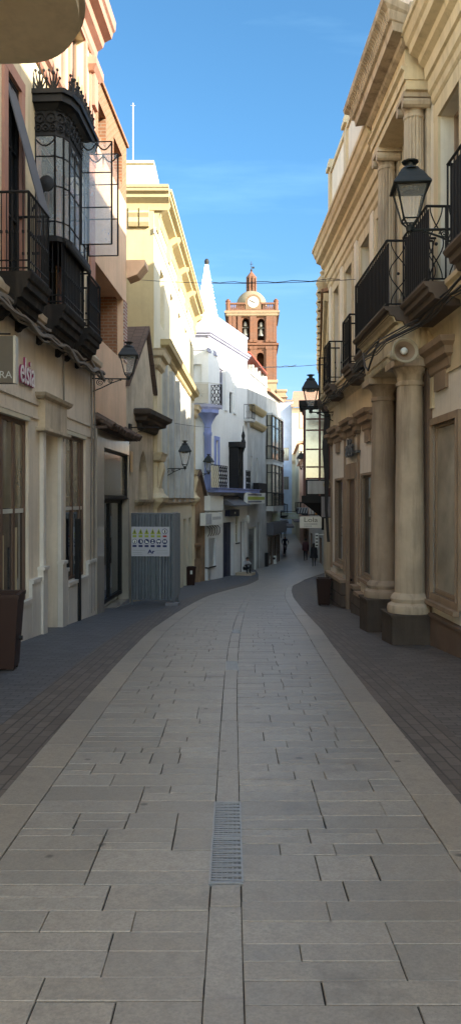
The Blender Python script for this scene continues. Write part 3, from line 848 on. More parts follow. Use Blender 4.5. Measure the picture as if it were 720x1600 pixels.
# two casements standing open across the street side
def casement(d, w, z0, z1):
    s = sA(d); n0 = .53
    f = MB()
    for n in (n0, n0 + w): f.tube([(s, n, z0), (s, n, z1)], .017, 5)
    for z in (z0, z0 + (z1 - z0) * .36, z0 + (z1 - z0) * .70, z1): f.tube([(s, n0, z), (s, n0 + w, z)], .012, 4)
    swags(f, (s, n0), (s, n0 + w), z1 - .02, w=w / 2, drop=.13)
    o = f.build('open_casement', M['iron'], A)
    q = MB(); q.add([(s, n0, z0), (s, n0 + w, z0), (s, n0 + w, z1), (s, n0, z1)], [(0, 1, 2, 3)]); q.build('glazing', M['paneopen'], A, parent=o, fix=False)
casement(14.05, .56, 6.15, 8.02); casement(14.62, .56, 6.12, 8.05)

# lettering and blade sign on the shopfront
sg = Node('shop_sign', 'pink and white raised shop letters on the left wall', 'sign', FA)
zl = 3.36
text('elsia', 'letter_sides', M['letter_pink'], sg, FA, FA.s(39), .02, zl, .60, .014, shear=.06, sx=.72, bold=.008)
text('elsia', 'letter_faces', M['letter_white'], sg, FA, FA.s(39), .050, zl, .60, .004, shear=.06, sx=.72)
d = 10.0
FB = Fac((-3.44, d), (-2.60, d), 'L')
bs_ = Node('blade_sign', 'taupe projecting box sign lettered RA at left edge', 'sign', FB)
z0, z1 = FB.z(10, 598), FB.z(10, 525); xe = FB.s(21); xe2 = FB.s(25)
b = MB(); b.box(.06, xe, -.12, 0, z0, z1); b.build('sign_box', M['grey_sign'], bs_)
b = MB(); b.box(xe + .001, xe2, -.125, .004, z0 - .005, z1 + .005); b.build('sign_edge', M['sign_edge'], bs_)
b = MB(); b.tube([(0, -.06, z1 + .04), (xe - .05, -.06, z1 + .04)], .012); b.tube([(0, -.06, z1 + .35), (.2, -.06, z1 + .2), (.3, -.06, z1)], .008); b.build('sign_bracket', M['iron'], bs_)
text('RA', 'letters', M['faint'], bs_, FB, FB.s(-1) - .0, .001, z0 + .06, .135, .002, sx=1.0, align='LEFT')

# ================================================================== B : salmon house with brick top
FBB = Fac((-3.082, 17.34), (-2.88, 21.3), 'L')
B = Node('salmon_house', 'narrow salmon house with brick top storey and low stone shop', 'house', FBB)
LB = FBB.len; Fs, Fz = FBB.s, FBB.z
w = MB(); w.wall(rect(0, LB, 9.68, 11.25), [rect(Fs(154), Fs(166), 9.95, 10.75), rect(Fs(178), Fs(191), 9.95, 10.75)], 0, .5); w.box(0, LB, -8, -.51, 9.68, 11.25); w.box(0, LB + .05, -8, .06, 11.252, 11.34)
w.build('brick_storey', M['brick'], B)
for a, c in ((Fs(154), Fs(166)), (Fs(178), Fs(191))): window(B, FBB, a, c, 9.95, 10.75, -.4, 'glass', 'woodlt')
hole = rect(.12, LB - .45, 5.25, 6.92)
w = MB(); w.wall(rect(0, LB, 3.2, 9.678), [hole], 0, .16); w.box(0, LB, -8, -1.3, 3.2, 9.678); w.box(0, LB, -1.298, -.161, 3.2, 5.2); w.box(0, LB, -1.298, -.161, 6.95, 9.678)
w.build('wall', M['salmon'], B)
b = MB(); b.box(.0, .1, -1.298, -.162, 5.2, 6.95); b.box(LB - .62, LB, -1.298, -.162, 5.2, 6.95); b.box(.1, LB - .62, -1.297, -1.25, 5.2, 6.95); b.box(.1, LB - .62, -1.25, -.17, 5.205, 5.26); b.build('loggia', M['brick'], B)
b = MB(); b.box(LB - .448, LB - .01, 0, .03, 5.25, 6.92); b.build('brick_pier', brick('white_jointed_brick', (.36, .17, .12), (.30, .14, .10), (.55, .48, .42), .5, .09, .02), B)
window(B, FBB, .9, 2.4, 5.3, 6.8, -1.24, 'glass', 'black', nx=2, name='window')
b = MB(); k = .52; b.add([(LB - .05, .02, 7.62), (LB - .05, .3, 7.72), (LB - .05, k, 7.98), (LB - .05, k, 8.12), (LB - .05, .0, 8.12)] + [(LB + .55, .02, 7.62), (LB + .55, .3, 7.72), (LB + .55, k, 7.98), (LB + .55, k, 8.12), (LB + .55, .0, 8.12)], [(0, 1, 2, 3, 4), (9, 8, 7, 6, 5)] + [(i, (i + 1) % 5, 5 + (i + 1) % 5, 5 + i) for i in range(5)])
b.build('balcony_slab', M['salmon'], B)
# tile eave over the shop, sagging, tiles laid one by one
b = MB(); n = 22
b.box(0, LB, 0, .30, 3.10, 3.16)
for i in range(n):
    s = LB * (i + .5) / n; dz = -.10 * math.sin(PI * i / n) * .6 + rc_.uniform(-.02, .02)
    b.tube([(s, -.02, 3.42 + dz), (s, .42, 3.17 + dz)], .085, 7)
b.build('tile_eave', M['tile_brown'], B)
sw = (Fs(158), Fs(197))
w = MB(); w.wall(rect(0, LB, -3.3, 3.1), [rect(sw[0], sw[1], -1.25, 2.72)], .08, .3); w.box(0, LB, -.3, -.225, -3.3, 3.1); w.box(0, LB, -8, -.302, -3.3, 3.19)
w.build('shopfront', plaster('polished_stone_cladding', (.36, .32, .27), amt=.25, rough=.12, bmp=.03), B)
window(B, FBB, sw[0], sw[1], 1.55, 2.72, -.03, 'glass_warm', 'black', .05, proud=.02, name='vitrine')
window(B, FBB, sw[0], sw[1], -1.1, 1.5, -.16, 'glass', 'black', .10, nx=2, name='glass_door')
b = MB(); b.box(sw[0], sw[1], -.2, .06, 1.502, 1.548); b.build('transom', M['black'], B)
# reflected glow beside the vitrine, painted as an orange sheet
p = Node('wall_reflection', 'small orange sheet painted as reflected glow on the stone shop pier', 'painted_reflection', FBB)
b = MB(); s = Fs(199.5); b.box(s - .0, s + .35, .08, .092, Fz(203, 738), Fz(203, 706)); b.build('sheet', plain('orange_reflection', (.58, .36, .16), .5), p)

# ================================================================== C : chapel-like gabled front
FC = Fac((-2.88, 21.32), (-2.46, 24.5), 'L')
C_ = Node('gabled_house', 'narrow old stone front with pointed gable and pointed niche', 'house', FC)
LC = FC.len; Fs, Fz = FC.s, FC.z
pk = Fs(228)
niche = [(Fs(217), 1.5), (Fs(230.5), 1.5), (Fs(230.5), 2.35), (Fs(229), 2.62), (Fs(227), 2.82), (Fs(224), 2.99), (Fs(220.5), 2.8), (Fs(218), 2.55), (Fs(217), 2.3)]
w = MB()
gab = [(0, -3.4), (LC, -3.4), (LC, 4.8), (pk, 6.6), (0, 4.6)]
w.wall(gab, [niche], 0, .3); w.pxz(gab, -6, -.302)
w.build('wall', M['stone_old'], C_)
r = MB()
for (a, c) in (((-.1, 4.62), (pk, 6.66)), ((LC + .12, 4.82), (pk, 6.66))):
    r.loft([(a[0], .12, a[1]), (c[0], .12, c[1]), (c[0], .12, c[1] + .14), (a[0], .12, a[1] + .14)], [(a[0], -6, a[1]), (c[0], -6, c[1]), (c[0], -6, c[1] + .14), (a[0], -6, a[1] + .14)])
r.build('roof', M['tile_brown'], C_)
b = MB(); x0, x1 = Fs(214), Fs(243)
zt = Fz(228, 648)
b.mould(x0 + .15, x1 - .3, [(.05, zt - .55), (.12, zt - .5), (.16, zt - .36), (.34, zt - .3), (.36, zt - .2), (.5, zt - .12), (.52, zt), (.4, zt + .05)]); b.build('canopy_ledge', M['stone_dark'], C_)
b = MB(); b.mould(Fs(212), Fs(234), [(.03, 1.32), (.06, 1.38), (.12, 1.42), (.14, 1.49)]); b.build('niche_sill', M['stone_old'], C_)
b = MB(); b.box(.5, 1.2, -.301, -.25, -2.9, -.6); b.build('door', M['wood'], C_)
b = MB(); z = Fz(210, 671); s = .25; b.tube([(s, 0, z), (s, .85, z - .01)], .018); b.tube([(s, 0, z - .5), (s, .12, z - .2), (s, .45, z - .03)], .01); b.box(s - .12, s + .12, .02, .06, z - .3, z + .1); b.build('sign_bracket', M['iron'], C_)

# ================================================================== D : tall pale yellow house with cornice
FD = Fac((-2.45, 24.62), (-1.92, 40.4), 'L')
D = Node('yellow_house', 'tall pale yellow house with deep bracketed cornice and attic block', 'house', FD)
LD = FD.len; Fs, Fz = FD.s, FD.z
FDs = Fac((-9.0, 24.6), (-2.45, 24.6), 'L')      # side wall that looks up the street
zc = 10.75
ops = []
for i in range(5):
    s = 1.6 + i * 3.0; ops.append(rect(s, s + 1.1, 7.5, 9.4))
ops2 = [rect(2.6 + i * 2.35, 4.1 + i * 2.35, 1.9, 6.1) for i in range(5)]
ops3 = [rect(1.2 + i * 2.9, 2.6 + i * 2.9, -3.3, .6) for i in range(5)]
w = MB(); w.wall(rect(0, LD, -4.4, zc + .3), ops + ops2 + ops3, 0, .35); w.box(0, LD, -6.5, -.36, -4.4, zc + .3)
w.build('wall', M['offwhite'], D)
for q in ops: window(D, FD, q[0][0], q[1][0], 7.5, 9.4, -.2, 'glass_pale', 'offwhite', nx=2, nz=2)
for q in ops2: window(D, FD, q[0][0], q[1][0], 1.9, 6.1, -.28, 'glass_mid', 'greywall', .09, nx=2, nz=3)
for i, q in enumerate(ops3): (door if i % 2 else window)(D, FD, q[0][0], q[1][0], -3.3, .6, -.25)
b = MB()
for q in ops2: b.mark(); b.box(q[0][0] - .36, q[0][0] - .12, 0, .16, 1.4, 6.3); b.mark(); b.box(q[1][0] + .12, q[1][0] + .36, 0, .16, 1.4, 6.3)
b.build_each('grey_pilaster', M['greywall'], D)
w = MB(); w.wall(rect(0, 6.55, -4.4, zc + .3), [rect(6.55 - .42 - .4, 6.55 - .46, 8.2, 10.4) if False else rect(4.2, 5.2, 5.6, 7.2)], .002, .02)
w.build('side_wall', M['yellow'], D, FDs)
def cprof(z, k=1.0): return [(.03, z), (.06 * k, z + .1), (.10 * k, z + .2), (.34 * k, z + .34), (.36 * k, z + .44), (.5 * k, z + .5), (.52 * k, z + .58), (.56 * k, z + .6), (.58 * k, z + .68)]
b = MB(); b.mould(-.0, LD, cprof(zc), ret=False)
b.build('cornice', M['yellow'], D)
b = MB(); b.mould(0, 6.55 + .5, [(n * .7, z) for n, z in cprof(zc)], ret=False); b.build('cornice', M['yellow'], D, FDs)
b = MB(); b.mould(-.1, LD + .1, [(.02, zc - .75), (.05, zc - .7), (.06, zc - .6), (.1, zc - .56)], ret=False); b.build('architrave', M['offwhite'], D)
# scrolled brackets under the cornice
def scroll_bracket(mb, s, z, n=.42, h=.62, w=.28):
    mb.pyz([(0, z - h), (.10, z - h), (.16, z - h * .8), (.13, z - h * .55), (.20, z - h * .35), (n * .8, z - h * .2), (n, z), (0, z)], s - w / 2, s + w / 2)
b = MB()
for s in (.25, 3.6, 7.2, 10.8, LD - .3): b.mark(); scroll_bracket(b, s, zc + .3, .5, .9, .4)
b.build_each('cornice_bracket', M['yellow'], D)
b = MB()
for px in (209, 226): b.mark(); scroll_bracket(b, FDs.s(px), zc + .08, .16, .62, .30)
b.build_each('side_bracket', M['yellow'], D, FDs)
b = MB(); b.box(FDs.s(201), 6.55, -.4, -.06, 5, 5.01) if False else None
b.box(.2, LD - .2, -5, -.25, zc + .682, zc + 1.0); b.box(.0, LD, -6.5, -.362, zc + .302, zc + .68)
b.build('roof', M['tile_clay'], D)
b = MB(); b.box(FDs.s(197) - 1.0, FDs.s(242), -1.5, -.05, zc + .682, zc + 1.5); b.mould(FDs.s(197) - 1.0, FDs.s(242) - .03, [(-.03, zc + 1.48), (.02, zc + 1.52), (.02, zc + 1.6)], back=-1.5, ret=False)
b.box(FDs.s(204), FDs.s(236), -.049, -.03, zc + .85, zc + 1.38)
b.build('attic_block', M['offwhite'], D, FDs)
b = MB(); b.box(.6, LD - .1, -.6, -.2, zc + .683, zc + .98); b.build('parapet', M['offwhite'], D)
# ledge above the pilasters, strong first-floor blocks at both ends
b = MB(); b.mould(2.0, LD - .9, [(.05, 6.55), (.1, 6.6), (.12, 6.72), (.3, 6.8), (.33, 6.92), (.36, 6.98)]); b.build('ledge', M['yellow'], D)
b = MB()
for s in (.55, LD - .75):
    b.mark(); b.box(s - .5, s + .5, 0, .10, -4.2, 6.2)
    b.mould(s - .5, s + .5, [(.12, 5.7), (.2, 5.8), (.24, 6.0), (.34, 6.06), (.38, 6.22), (.42, 6.28)])
    b.mould(s - .45, s + .45, [(.11, 2.7), (.22, 2.76), (.26, 2.92), (.3, 3.0)])
    b.mould(s - .45, s + .45, [(.11, 1.2), (.18, 1.3), (.3, 1.42), (.34, 1.55), (.2, 1.7), (.16, 1.85)])
    b.pyz([(.1, 2.7), (.24, 2.7), (.28, 2.5), (.2, 2.2), (.14, 1.9), (.1, 1.8)], s - .25, s + .25)
b.build_each('end_pilaster', M['cream'], D)  # brighter paint than the sunlit cornice, making up for the shade here
b = MB(); b.mould(1.2, LD - 1.3, [(.05, 1.3), (.12, 1.36), (.14, 1.5), (.2, 1.55)]); b.build('string_course', M['stone_old'], D)
# roof aerial
an = Node('roof_aerial', 'thin pale aerial mast on the roof left of the yellow attic block', 'aerial', loc=(pix(208, 252, 25.5).x, 25.5, zc + 1.0))
b = MB(); b.tube([(0, 0, 0), (0, 0, 2.9)], .022, 6); b.tube([(-.08, 0, 2.82), (.08, 0, 2.82)], .006)
b.build('mast', M['sign_edge'], an)
# ================================================================== portal between D and E : rough stone gable
FP = Fac((-2.15, 39.2), (-1.36, 41.0), 'L')
P_ = Node('stone_portal', 'small crumbling brown stone gable beside the white corner house', 'building', FP)
LP = FP.len; Fs, Fz = FP.s, FP.z
pk = Fs(310.5); zk = Fz(310.5, 741)
w = MB(); g = [(0, -4.6), (LP, -4.6), (LP, zk - 1.4), (pk + .12, zk), (pk - .12, zk), (0, zk - 1.2)]
ni = [(Fs(307), -2.4), (Fs(314), -2.4), (Fs(314), -.6), (Fs(312), .1), (Fs(310.5), .4), (Fs(309), .1), (Fs(307), -.6)]
w.wall(g, [ni], 0, .25); w.pxz(g, -.9, -.252)
w.build('wall', M['stone_brown'], P_)
r = MB()
for (a, c) in (((-.05, zk - 1.15), (pk, zk + .06)), ((LP + .05, zk - 1.35), (pk, zk + .06))):
    r.loft([(a[0], .15, a[1]), (c[0], .15, c[1]), (c[0], .15, c[1] + .2), (a[0], .15, a[1] + .2)], [(a[0], -.9, a[1]), (c[0], -.9, c[1]), (c[0], -.9, c[1] + .2), (a[0], -.9, a[1] + .2)])
r.build('roof', M['tile_brown'], P_)
b = MB(); b.box(-.02, LP * .55, .0, .14, -4.6, -1.6); b.mould(0, LP * .6, [(.05, -1.0), (.12, -.95), (.16, -.8)]); b.build('buttress', M['stone_brown'], P_)

# ================================================================== E : white corner house with blue trim
E0 = Fac((-2.05, 41.5), (-1.2, 41.5), 'L')
E1 = Fac((-1.2, 41.5), (1.05, 48.5), 'L')
E = Node('white_house', 'white corner house with lavender trim, corner balcony and white spire', 'house', E1)
L0, L1 = E0.len, E1.len; Fs, Fz = E1.s, E1.z
ZT = 11.66
win2 = rect(Fs(358.5), Fs(363), Fz(361, 646), Fz(361, 613))
nw = rect(Fs(336.5), Fs(340.5), 3.0, Fz(338, 688))
bw = rect(Fs(343), Fs(350), 6.6, 8.9)
gdoor = rect(Fs(348.5), Fs(364.5), -4.8, Fz(356, 816)); gwin = rect(Fs(325), Fs(335.5), Fz(330, 885), Fz(330, 841))
gnar = rect(Fs(368), Fs(373), Fz(370, 848), Fz(370, 806)); gdoor2 = rect(Fs(375.5), Fs(381.5), -4.9, Fz(378, 815))
w = MB(); w.wall(rect(0, L1, -4.9, ZT), [win2, nw, bw, gdoor, gwin, gnar, gdoor2], 0, .3); w.box(0, L1, -6, -.31, -4.9, ZT)
w.build('wall', M['white'], E)
w = MB(); w.wall(rect(-.5, L0, -4.6, ZT), [rect(.05, .5, 6.6, 8.8)], 0, .3); w.box(-.5, L0 - .02, -4, -.302, -4.6, ZT - .002); w.build('front_wall', M['white'], E, E0)
b = MB(); b.box(.05, .5, -.3, -.25, 6.6, 8.8); b.build('balcony_door', M['wood'], E, E0)
for q, mt, fr in ((win2, 'glass', 'black'), (nw, 'glass_mid', 'lavender'), (bw, 'glass_mid', 'lavgrey'), (gwin, 'glass_mid', 'offwhite'), (gnar, 'glass_mid', 'offwhite')):
    window(E, E1, q[0][0], q[1][0], q[0][1], q[2][1], -.15, mt, fr, .07, nz=3, nx=2, sill=.06 if q in (gwin, gnar) else None, sillmat='black')
def surround(nd, fac, q, mat, wd=.2, pr=.04, top=True, name='surround'):
    b = MB(); s0, s1, z0, z1 = q[0][0], q[1][0], q[0][1], q[2][1]
    b.box(s0 - wd, s0 - .002, 0, pr, z0, z1); b.box(s1 + .002, s1 + wd, 0, pr, z0, z1)
    if top: b.box(s0 - wd, s1 + wd, 0, pr + .003, z1 + .002, z1 + wd)
    b.build(name, M[mat], nd, fac)
surround(E, E1, nw, 'lavender', .22)
surround(E, E1, gwin, 'white', .14, .06)
door(E, E1, gdoor[0][0], gdoor[1][0], -4.7, gdoor[2][1], -.18, 'navy', 2, 4)
b = MB(); b.box(gdoor2[0][0], gdoor2[1][0], -.3, -.2, -4.9, gdoor2[2][1]); b.build('door', M['wood'], E)
# cornices and dentil blocks
cp = [(.03, 10.22), (.05, 10.30), (.14, 10.34), (.15, 10.42), (.22, 10.46), (.24, 10.58)]
b = MB(); b.mould(-.1, L1 + .05, cp, ret=False); b.build('cornice', M['lavgrey'], E)
b = MB(); b.mould(-.5, L0 + .12, cp, ret=False); b.build('cornice', M['lavgrey'], E, E0)
b = MB(); b.mould(0, L1, [(.02, ZT - .1), (.06, ZT - .06), (.06, ZT + .03)], back=-.25, ret=False); b.build('parapet_coping', M['lavgrey'], E)
b = MB(); b.box(-.5, L0, -.4, .03, ZT, ZT + .02); b.build('parapet_coping', M['white'], E, E0)
b = MB()
for x in (326, 336, 345, 355, 363, 371, 379, 385):
    s = Fs(x); b.mark(); b.box(s - .32, s + .32, 0, .05, 9.45, 9.57); b.box(s - .26, s + .26, 0, .03, 9.62, 9.70)
b.build_each('frieze_block', M['lavgrey'], E)
b = MB(); b.box(.05, .62, 0, .05, 9.55, 9.68); b.box(.1, .58, 0, .03, 9.72, 9.8); b.build('frieze_blocks', M['lavgrey'], E, E0)
# pilaster between the first-floor windows and the roof
b = MB()
for x in (352, 366): b.mark(); b.box(Fs(x) - .22, Fs(x) + .22, 0, .10, 6.6, 9.3); b.mould(Fs(x) - .22, Fs(x) + .22, [(.1, 9.0), (.16, 9.1), (.2, 9.2), (.2, 9.3)])
b.build_each('pilaster', M['white'], E)
# corner balcony on its blue column
zf = 6.6
b = MB(); pl = [(-.55, -.05), (-.55, .55), (L0 + .45, .55), (L0 + .85, .32), (Fs(348) * E1.a.x + L0 + .7, -Fs(347) * E1.a.y + .05), (L0, -.2)]
S2 = Fs(346, .6)
c0 = E1.w(S2, .0, 0); c1 = E1.w(S2, .62, 0); k1 = E1.w(.25, .62, 0); 
def toE0(v): return ((v.x - E0.p0.x), -(v.y - E0.p0.y))
pl = [(-.3, 0), (-.3, .5), (L0 + .0, .5), toE0(k1), toE0(c1), toE0(c0), (L0, -.05)]
b.pxy(pl, zf - .16, zf); 
ctr = (L0 - .05, .12)
b.loft([(ctr[0] + (x - ctr[0]) * .92, ctr[1] + (y - ctr[1]) * .92, zf - .16) for x, y in pl], [(ctr[0] + (x - ctr[0]) * .75, ctr[1] + (y - ctr[1]) * .75, zf - .30) for x, y in pl])
cb_ = b.build('corner_balcony', M['lavgrey'], E, E0)
r = MB()
def lattice(mb, A_, B_, z0, z1, f, k=None, r=.014):
    a = Vector(A_); c = Vector(B_); L = (c - a).length; k = k or max(2, round(L / .22))
    P = lambda t, z: (*(a + (c - a) * t), z)
    mb.tube([P(0, z1), P(1, z1)], .02, 4); mb.tube([P(0, z0 + .04), P(1, z0 + .04)], .016, 4)
    for i in range(k + 1): mb.tube([P(i / k, z0), P(i / k, z1)], .014, 4)
    h = (z1 - z0) / 3
    for i in range(k):
        for j in range(3):
            mb.tube([P(i / k, z0 + h * j), P((i + 1) / k, z0 + h * (j + 1))], r, 4); mb.tube([P((i + 1) / k, z0 + h * j), P(i / k, z0 + h * (j + 1))], r, 4)
lattice(r, toE0(k1), toE0(c1), zf, zf + 1.12, E0, r=.02); lattice(r, toE0(c1), toE0(c0), zf, zf + 1.12, E0, r=.02)
r.build('railing', M['iron'], E, E0, parent=cb_)
r = MB(); A0, B0 = (-.3, .49), (L0, .49)
r.tube([(*A0, zf + 1.12), (*B0, zf + 1.12)], .02); r.tube([(*A0, zf + .05), (*B0, zf + .05)], .016); r.tube([(*B0, zf), (*B0, zf + 1.12)], .02)
r.tube([(*B0, zf + 1.12), (*toE0(k1), zf + 1.12)], .02)
cx, cz = (A0[0] + B0[0]) / 2 + .12, zf + .56
for q in range(8):
    t = q * PI / 4; r.tube([(cx + .13 * math.cos(t), .49, cz + .13 * math.sin(t)), (cx + .28 * math.cos(t), .49, cz + .28 * math.sin(t))], .022, 4, r2=.008)
r.box(A0[0], B0[0], .44, .455, zf + .03, zf + 1.08)
m_ = r.build('rail_panel', M['sign_edge'], E, E0, parent=cb_)
b = MB()
b.lathe(L0 - .02, .06, [(.205, -.0), (.205, 4.9), (.24, 4.95), (.24, 5.1), (.205, 5.12), (.205, 5.5), (.29, 5.7), (.48, 6.0), (.62, 6.12), (.64, 6.29)], 8, PI / 8)
b.v = [(x, y, z if z > 1.5 else 2.0) for x, y, z in b.v]
b.build('corner_column', M['lavender'], E, E0, smooth=True)
# first-floor balcony slab in blue, lattice rails and black glazed box
b = MB(); zf1 = 2.12
b.box(-.15, Fs(391), 0, .62, zf1 - .24, zf1 - .03); b.box(-.2, Fs(392), 0, .68, zf1 - .028, zf1)
bal = b.build('balcony', M['lavender'], E)
r = MB(); q0, q1 = Fs(331, .62), Fs(355, .62)
r.mark(); lattice(r, (q0, .62), (q1, .62), zf1, zf1 + 1.2, E1, k=7, r=.026); r.mark(); lattice(r, (Fs(384, .62), .62), (Fs(391, .62), .62), zf1, zf1 + 1.1, E1, k=3, r=.026)
r.build_each('railing', M['iron'], E, parent=bal)
b = MB(); b.box(-.1, q0 - .02, .58, .64, zf1, zf1 + 1.15); b.build('rail_panel', M['offwhite'], E, parent=bal)
x0, x1 = Fs(357.5, 0), Fs(380, .58)
b = MB(); b.box(x0, x1, .0, .58, zf1 + .002, zf1 + .75); b.box(x0 - .08, x1 + .08, .0, .7, 4.55, 4.85); b.box(x0, x0 + .12, .0, .58, zf1 + .752, 4.548); b.box(x1 - .12, x1, 0, .58, zf1 + .752, 4.548); b.box((x0 + x1) / 2 - .05, (x0 + x1) / 2 + .05, .5, .58, zf1 + .752, 4.548)
b.box(x0 + .9, x1 - .121, .46, .52, zf1 + .752, 4.548)
gb = b.build('glazed_box', M['black'], E)
b = MB(); b.box(x0 + .121, x0 + .9, .49, .5, zf1 + .754, 4.546); b.box(x0 + .02, x0 + .04, .05, .5, zf1 + .8, 4.5); b.build('glazing', M['glass_mid'], E, parent=gb)
b = MB(); b.lathe(x1 + .25, .5, [(.02, 4.3), (.12, 4.6), (.16, 4.9), (.08, 5.1), (.12, 5.3), (.03, 5.6), (.01, 5.9)], 8); b.tube([(x1 + .25, 0, 4.2), (x1 + .25, .5, 4.35)], .03); b.build('iron_ornament', M['iron'], E)
# far end small balcony of the upper floor
b = MB(); b.box(Fs(381), L1 + .1, 0, .5, 6.35, 6.5); bb_ = b.build('side_balcony', M['palewall'], E)
r = MB(); rail(r, Fs(381), L1 + .05, .48, 6.5, 7.4, .16); r.build('railing', M['iron'], E, parent=bb_)
# shopfront pieces
b = MB(); b.box(Fs(322, .1), Fs(343, .1), 0, .32, Fz(330, 798, .3), Fz(330, 775, .3)); b.build('blank_fascia', M['sign_white'], E)
b = MB(); a0, a1 = Fs(344), Fs(371)
b.pyz([(0, 1.72), (.8, 1.18), (.8, 1.10), (0, 1.2)], a0, a1); b.build('shop_awning', M['awning'], E)
b = MB()
for i in range(5):
    s = Fs(323) + i * .42; b.tube([(s, .02, .05), (s + .2, .1, -.1), (s + .12, .12, -.35), (s, .06, -.5)], .02, 5)
b.build('iron_scrollwork', M['iron'], E)
si = Node('shop_sign', 'long white box sign above the white house shop window', 'sign', E1)
z0, z1 = .12, .78; a0, a1 = Fs(320.5, .4), Fs(347, .4)
b = MB(); b.box(a0, a1, .12, .42, z0, z1); b.build('sign_box', M['sign_white'], si)
b = MB(); b.box(a0 + .05, a0 + .95, .421, .428, z0 + .05, z1 - .05); b.tube([(a0 + .3, .43, z0 + .12), (a0 + .5, .43, z0 + .38), (a0 + .62, .43, z0 + .55)], .02, 4); b.build('emblem', M['faint'], si)
b = MB(); [b.box(a0 + 1.15 + i * .2, a0 + 1.28 + i * .2, .421, .426, z0 + .28, z0 + .44) for i in range(7)]; b.build('faded_lettering', M['faint'], si)
si = Node('shop_sign', 'small navy sign over the navy double door', 'sign', E1)
b = MB(); b.box(Fs(359, .3), Fs(374, .3), .0, .3, Fz(366, 806), Fz(366, 796)); b.build('sign_box', M['navy'], si)
b = MB(); b.ball(((Fs(359, .3) + Fs(374, .3)) / 2, .30, Fz(366, 801)), .07, 6, 4); b.build('emblem', M['sign_white'], si)
b = MB(); s = Fs(378.5); b.lathe(0, 0, [(.25, 0), (.27, .08), (.2, .12)], 14); b.v = [(s + v[0], v[2] + .3, .25 + v[1]) for v in b.v]; b.tube([(s, 0, .25), (s, .3, .25)], .03)
si = Node('round_sign', 'small round pale sign beside the narrow doorway of the white house', 'sign', E1); b.build('disc', M['sign_white'], si)
# white spire on the roof
spx = pix(322, 500, 43.2)
sp = Node('roof_spire', 'flared whitewashed spire on the corner of the white house roof', 'spire', loc=(spx.x, spx.y + 1.2, ZT))
def ss(py): return EYE + (HY - py) * 43.2 / FPX - ZT
prof = [(1.05, 0)] + [(r_, ss(py)) for r_, py in ((.98, 500), (.82, 484), (.66, 468), (.50, 450), (.36, 432), (.24, 418), (.17, 407), (.13, 404), (.05, 402))]
b = MB(); b.lathe(0, 0, prof, 4, PI / 4); 
for i in range(9):
    for sg in range(4):
        t = i / 8; z = ss(500 - 80 * t); rr = .98 - .76 * t
        b.ball((rr * math.cos(PI / 4 + sg * PI / 2), rr * math.sin(PI / 4 + sg * PI / 2), z), .05, 6, 4)
b.build('spire_body', M['white'], sp)
b = MB(); b.tube([(0, 0, ss(404)), (0, 0, ss(398))], .03); b.ball((0, 0, ss(399)), .14, 8, 6, 1.4); b.build('finial', M['iron'], sp)
# roof dish left of the spire
# ================================================================== F : weathered row with stacked glazed balconies
F1 = Fac((1.05, 48.6), (2.62, 55.6), 'L'); F2 = Fac((2.62, 55.6), (4.0, 62.0), 'L')
G_ = Node('weathered_house', 'weathered grey white house with roof terrace past the white one', 'house', F1)
Fs, Fz = F1.s, F1.z; L = F1.len; ZT = Fz(390, 584)
dw = rect(Fs(388.5), Fs(400.5), -4.9, Fz(394, 823)); tw = rect(Fs(403), Fs(406), -4.9, Fz(404, 816))
w = MB(); w.wall(rect(0, L, -4.9, ZT), [dw, tw, rect(Fs(392), Fs(394.5), 2.6, 4.3), rect(Fs(400), Fs(402.5), 2.6, 4.3)], 0, .25); w.box(0, L, -7, -.26, -4.9, ZT); w.build('wall', M['greywall'], G_)
window(G_, F1, dw[0][0], dw[1][0], -3.9, dw[2][1], -.12, 'glass_mid', 'sign_white', .12)
b = MB(); b.box(dw[0][0], dw[1][0], -.2, .02, -4.9, -3.9); b.build('stall_riser', M['offwhite'], G_)
b = MB(); b.box(tw[0][0], tw[1][0], -.2, -.1, -4.9, tw[2][1]); b.build('door', M['wood'], G_)
for x in (392, 400): window(G_, F1, Fs(x), Fs(x + 2.5), 2.6, 4.3, -.12, 'glass_mid', 'palewall')
b = MB()
for py in (640, 664): b.mark(); z = Fz(400, py); b.mould(Fs(391), Fs(409), [(.1, z - .3), (.2, z - .2), (.3, z), (.32, z + .1)])
b.build_each('ledge', M['yellow'], G_)
b = MB(); b.box(-.02, L, -.5, .06, ZT, ZT + .12); [b.box(s - .15, s + .15, -.3, .05, ZT + .12, ZT + .75) for s in (1.9, 3.1, 4.3, 5.6, 6.8)]; b.build('parapet', M['greywall'], G_)
b = MB()
for s in (.3, 3.2): b.box(s - .12, s + .12, -.4, -.15, ZT + .12, ZT + 1.0)
b.loft([(-.1, .2, ZT + 1.15), (-.1, -3, ZT + 1.5), (-.1, -3, ZT + 1.6), (-.1, .2, ZT + 1.25)], [(L * .8, .3, ZT + .7), (L * .8, -3, ZT + 1.3), (L * .8, -3, ZT + 1.4), (L * .8, .3, ZT + .82)])
b.build('terrace_canopy', plain('rust_red_steel', (.32, .06, .03), .6), G_)
b = MB(); b.box(.1, 3, -3, -2.8, ZT + .12, ZT + 1.2); b.build('terrace_wall', M['wood'], G_)
si = Node('shop_sign', 'yellow and blue striped shop sign on the weathered house', 'sign', F1)
a0, a1 = Fs(386, .5), Fs(413, .5); z1 = Fz(400, 770, .5); z0 = Fz(400, 787, .5); h = z1 - z0
b = MB(); b.box(a0, a1, .3, .52, z0, z1)
bo = b.build('sign_box', M['sign_white'], si)
b = MB(); b.box(a0 + .1, a1 - .1, .521, .53, z0 + h * .36, z0 + h * .64); b.build('yellow_band', M['lime'], si)
b = MB()
for zz in (.12, .74):
    for i in range(12): b.box(a0 + .2 + i * .38, a0 + .45 + i * .38, .521, .528, z0 + h * zz, z0 + h * (zz + .14))
b.build('blue_lettering', M['navyink'], si)
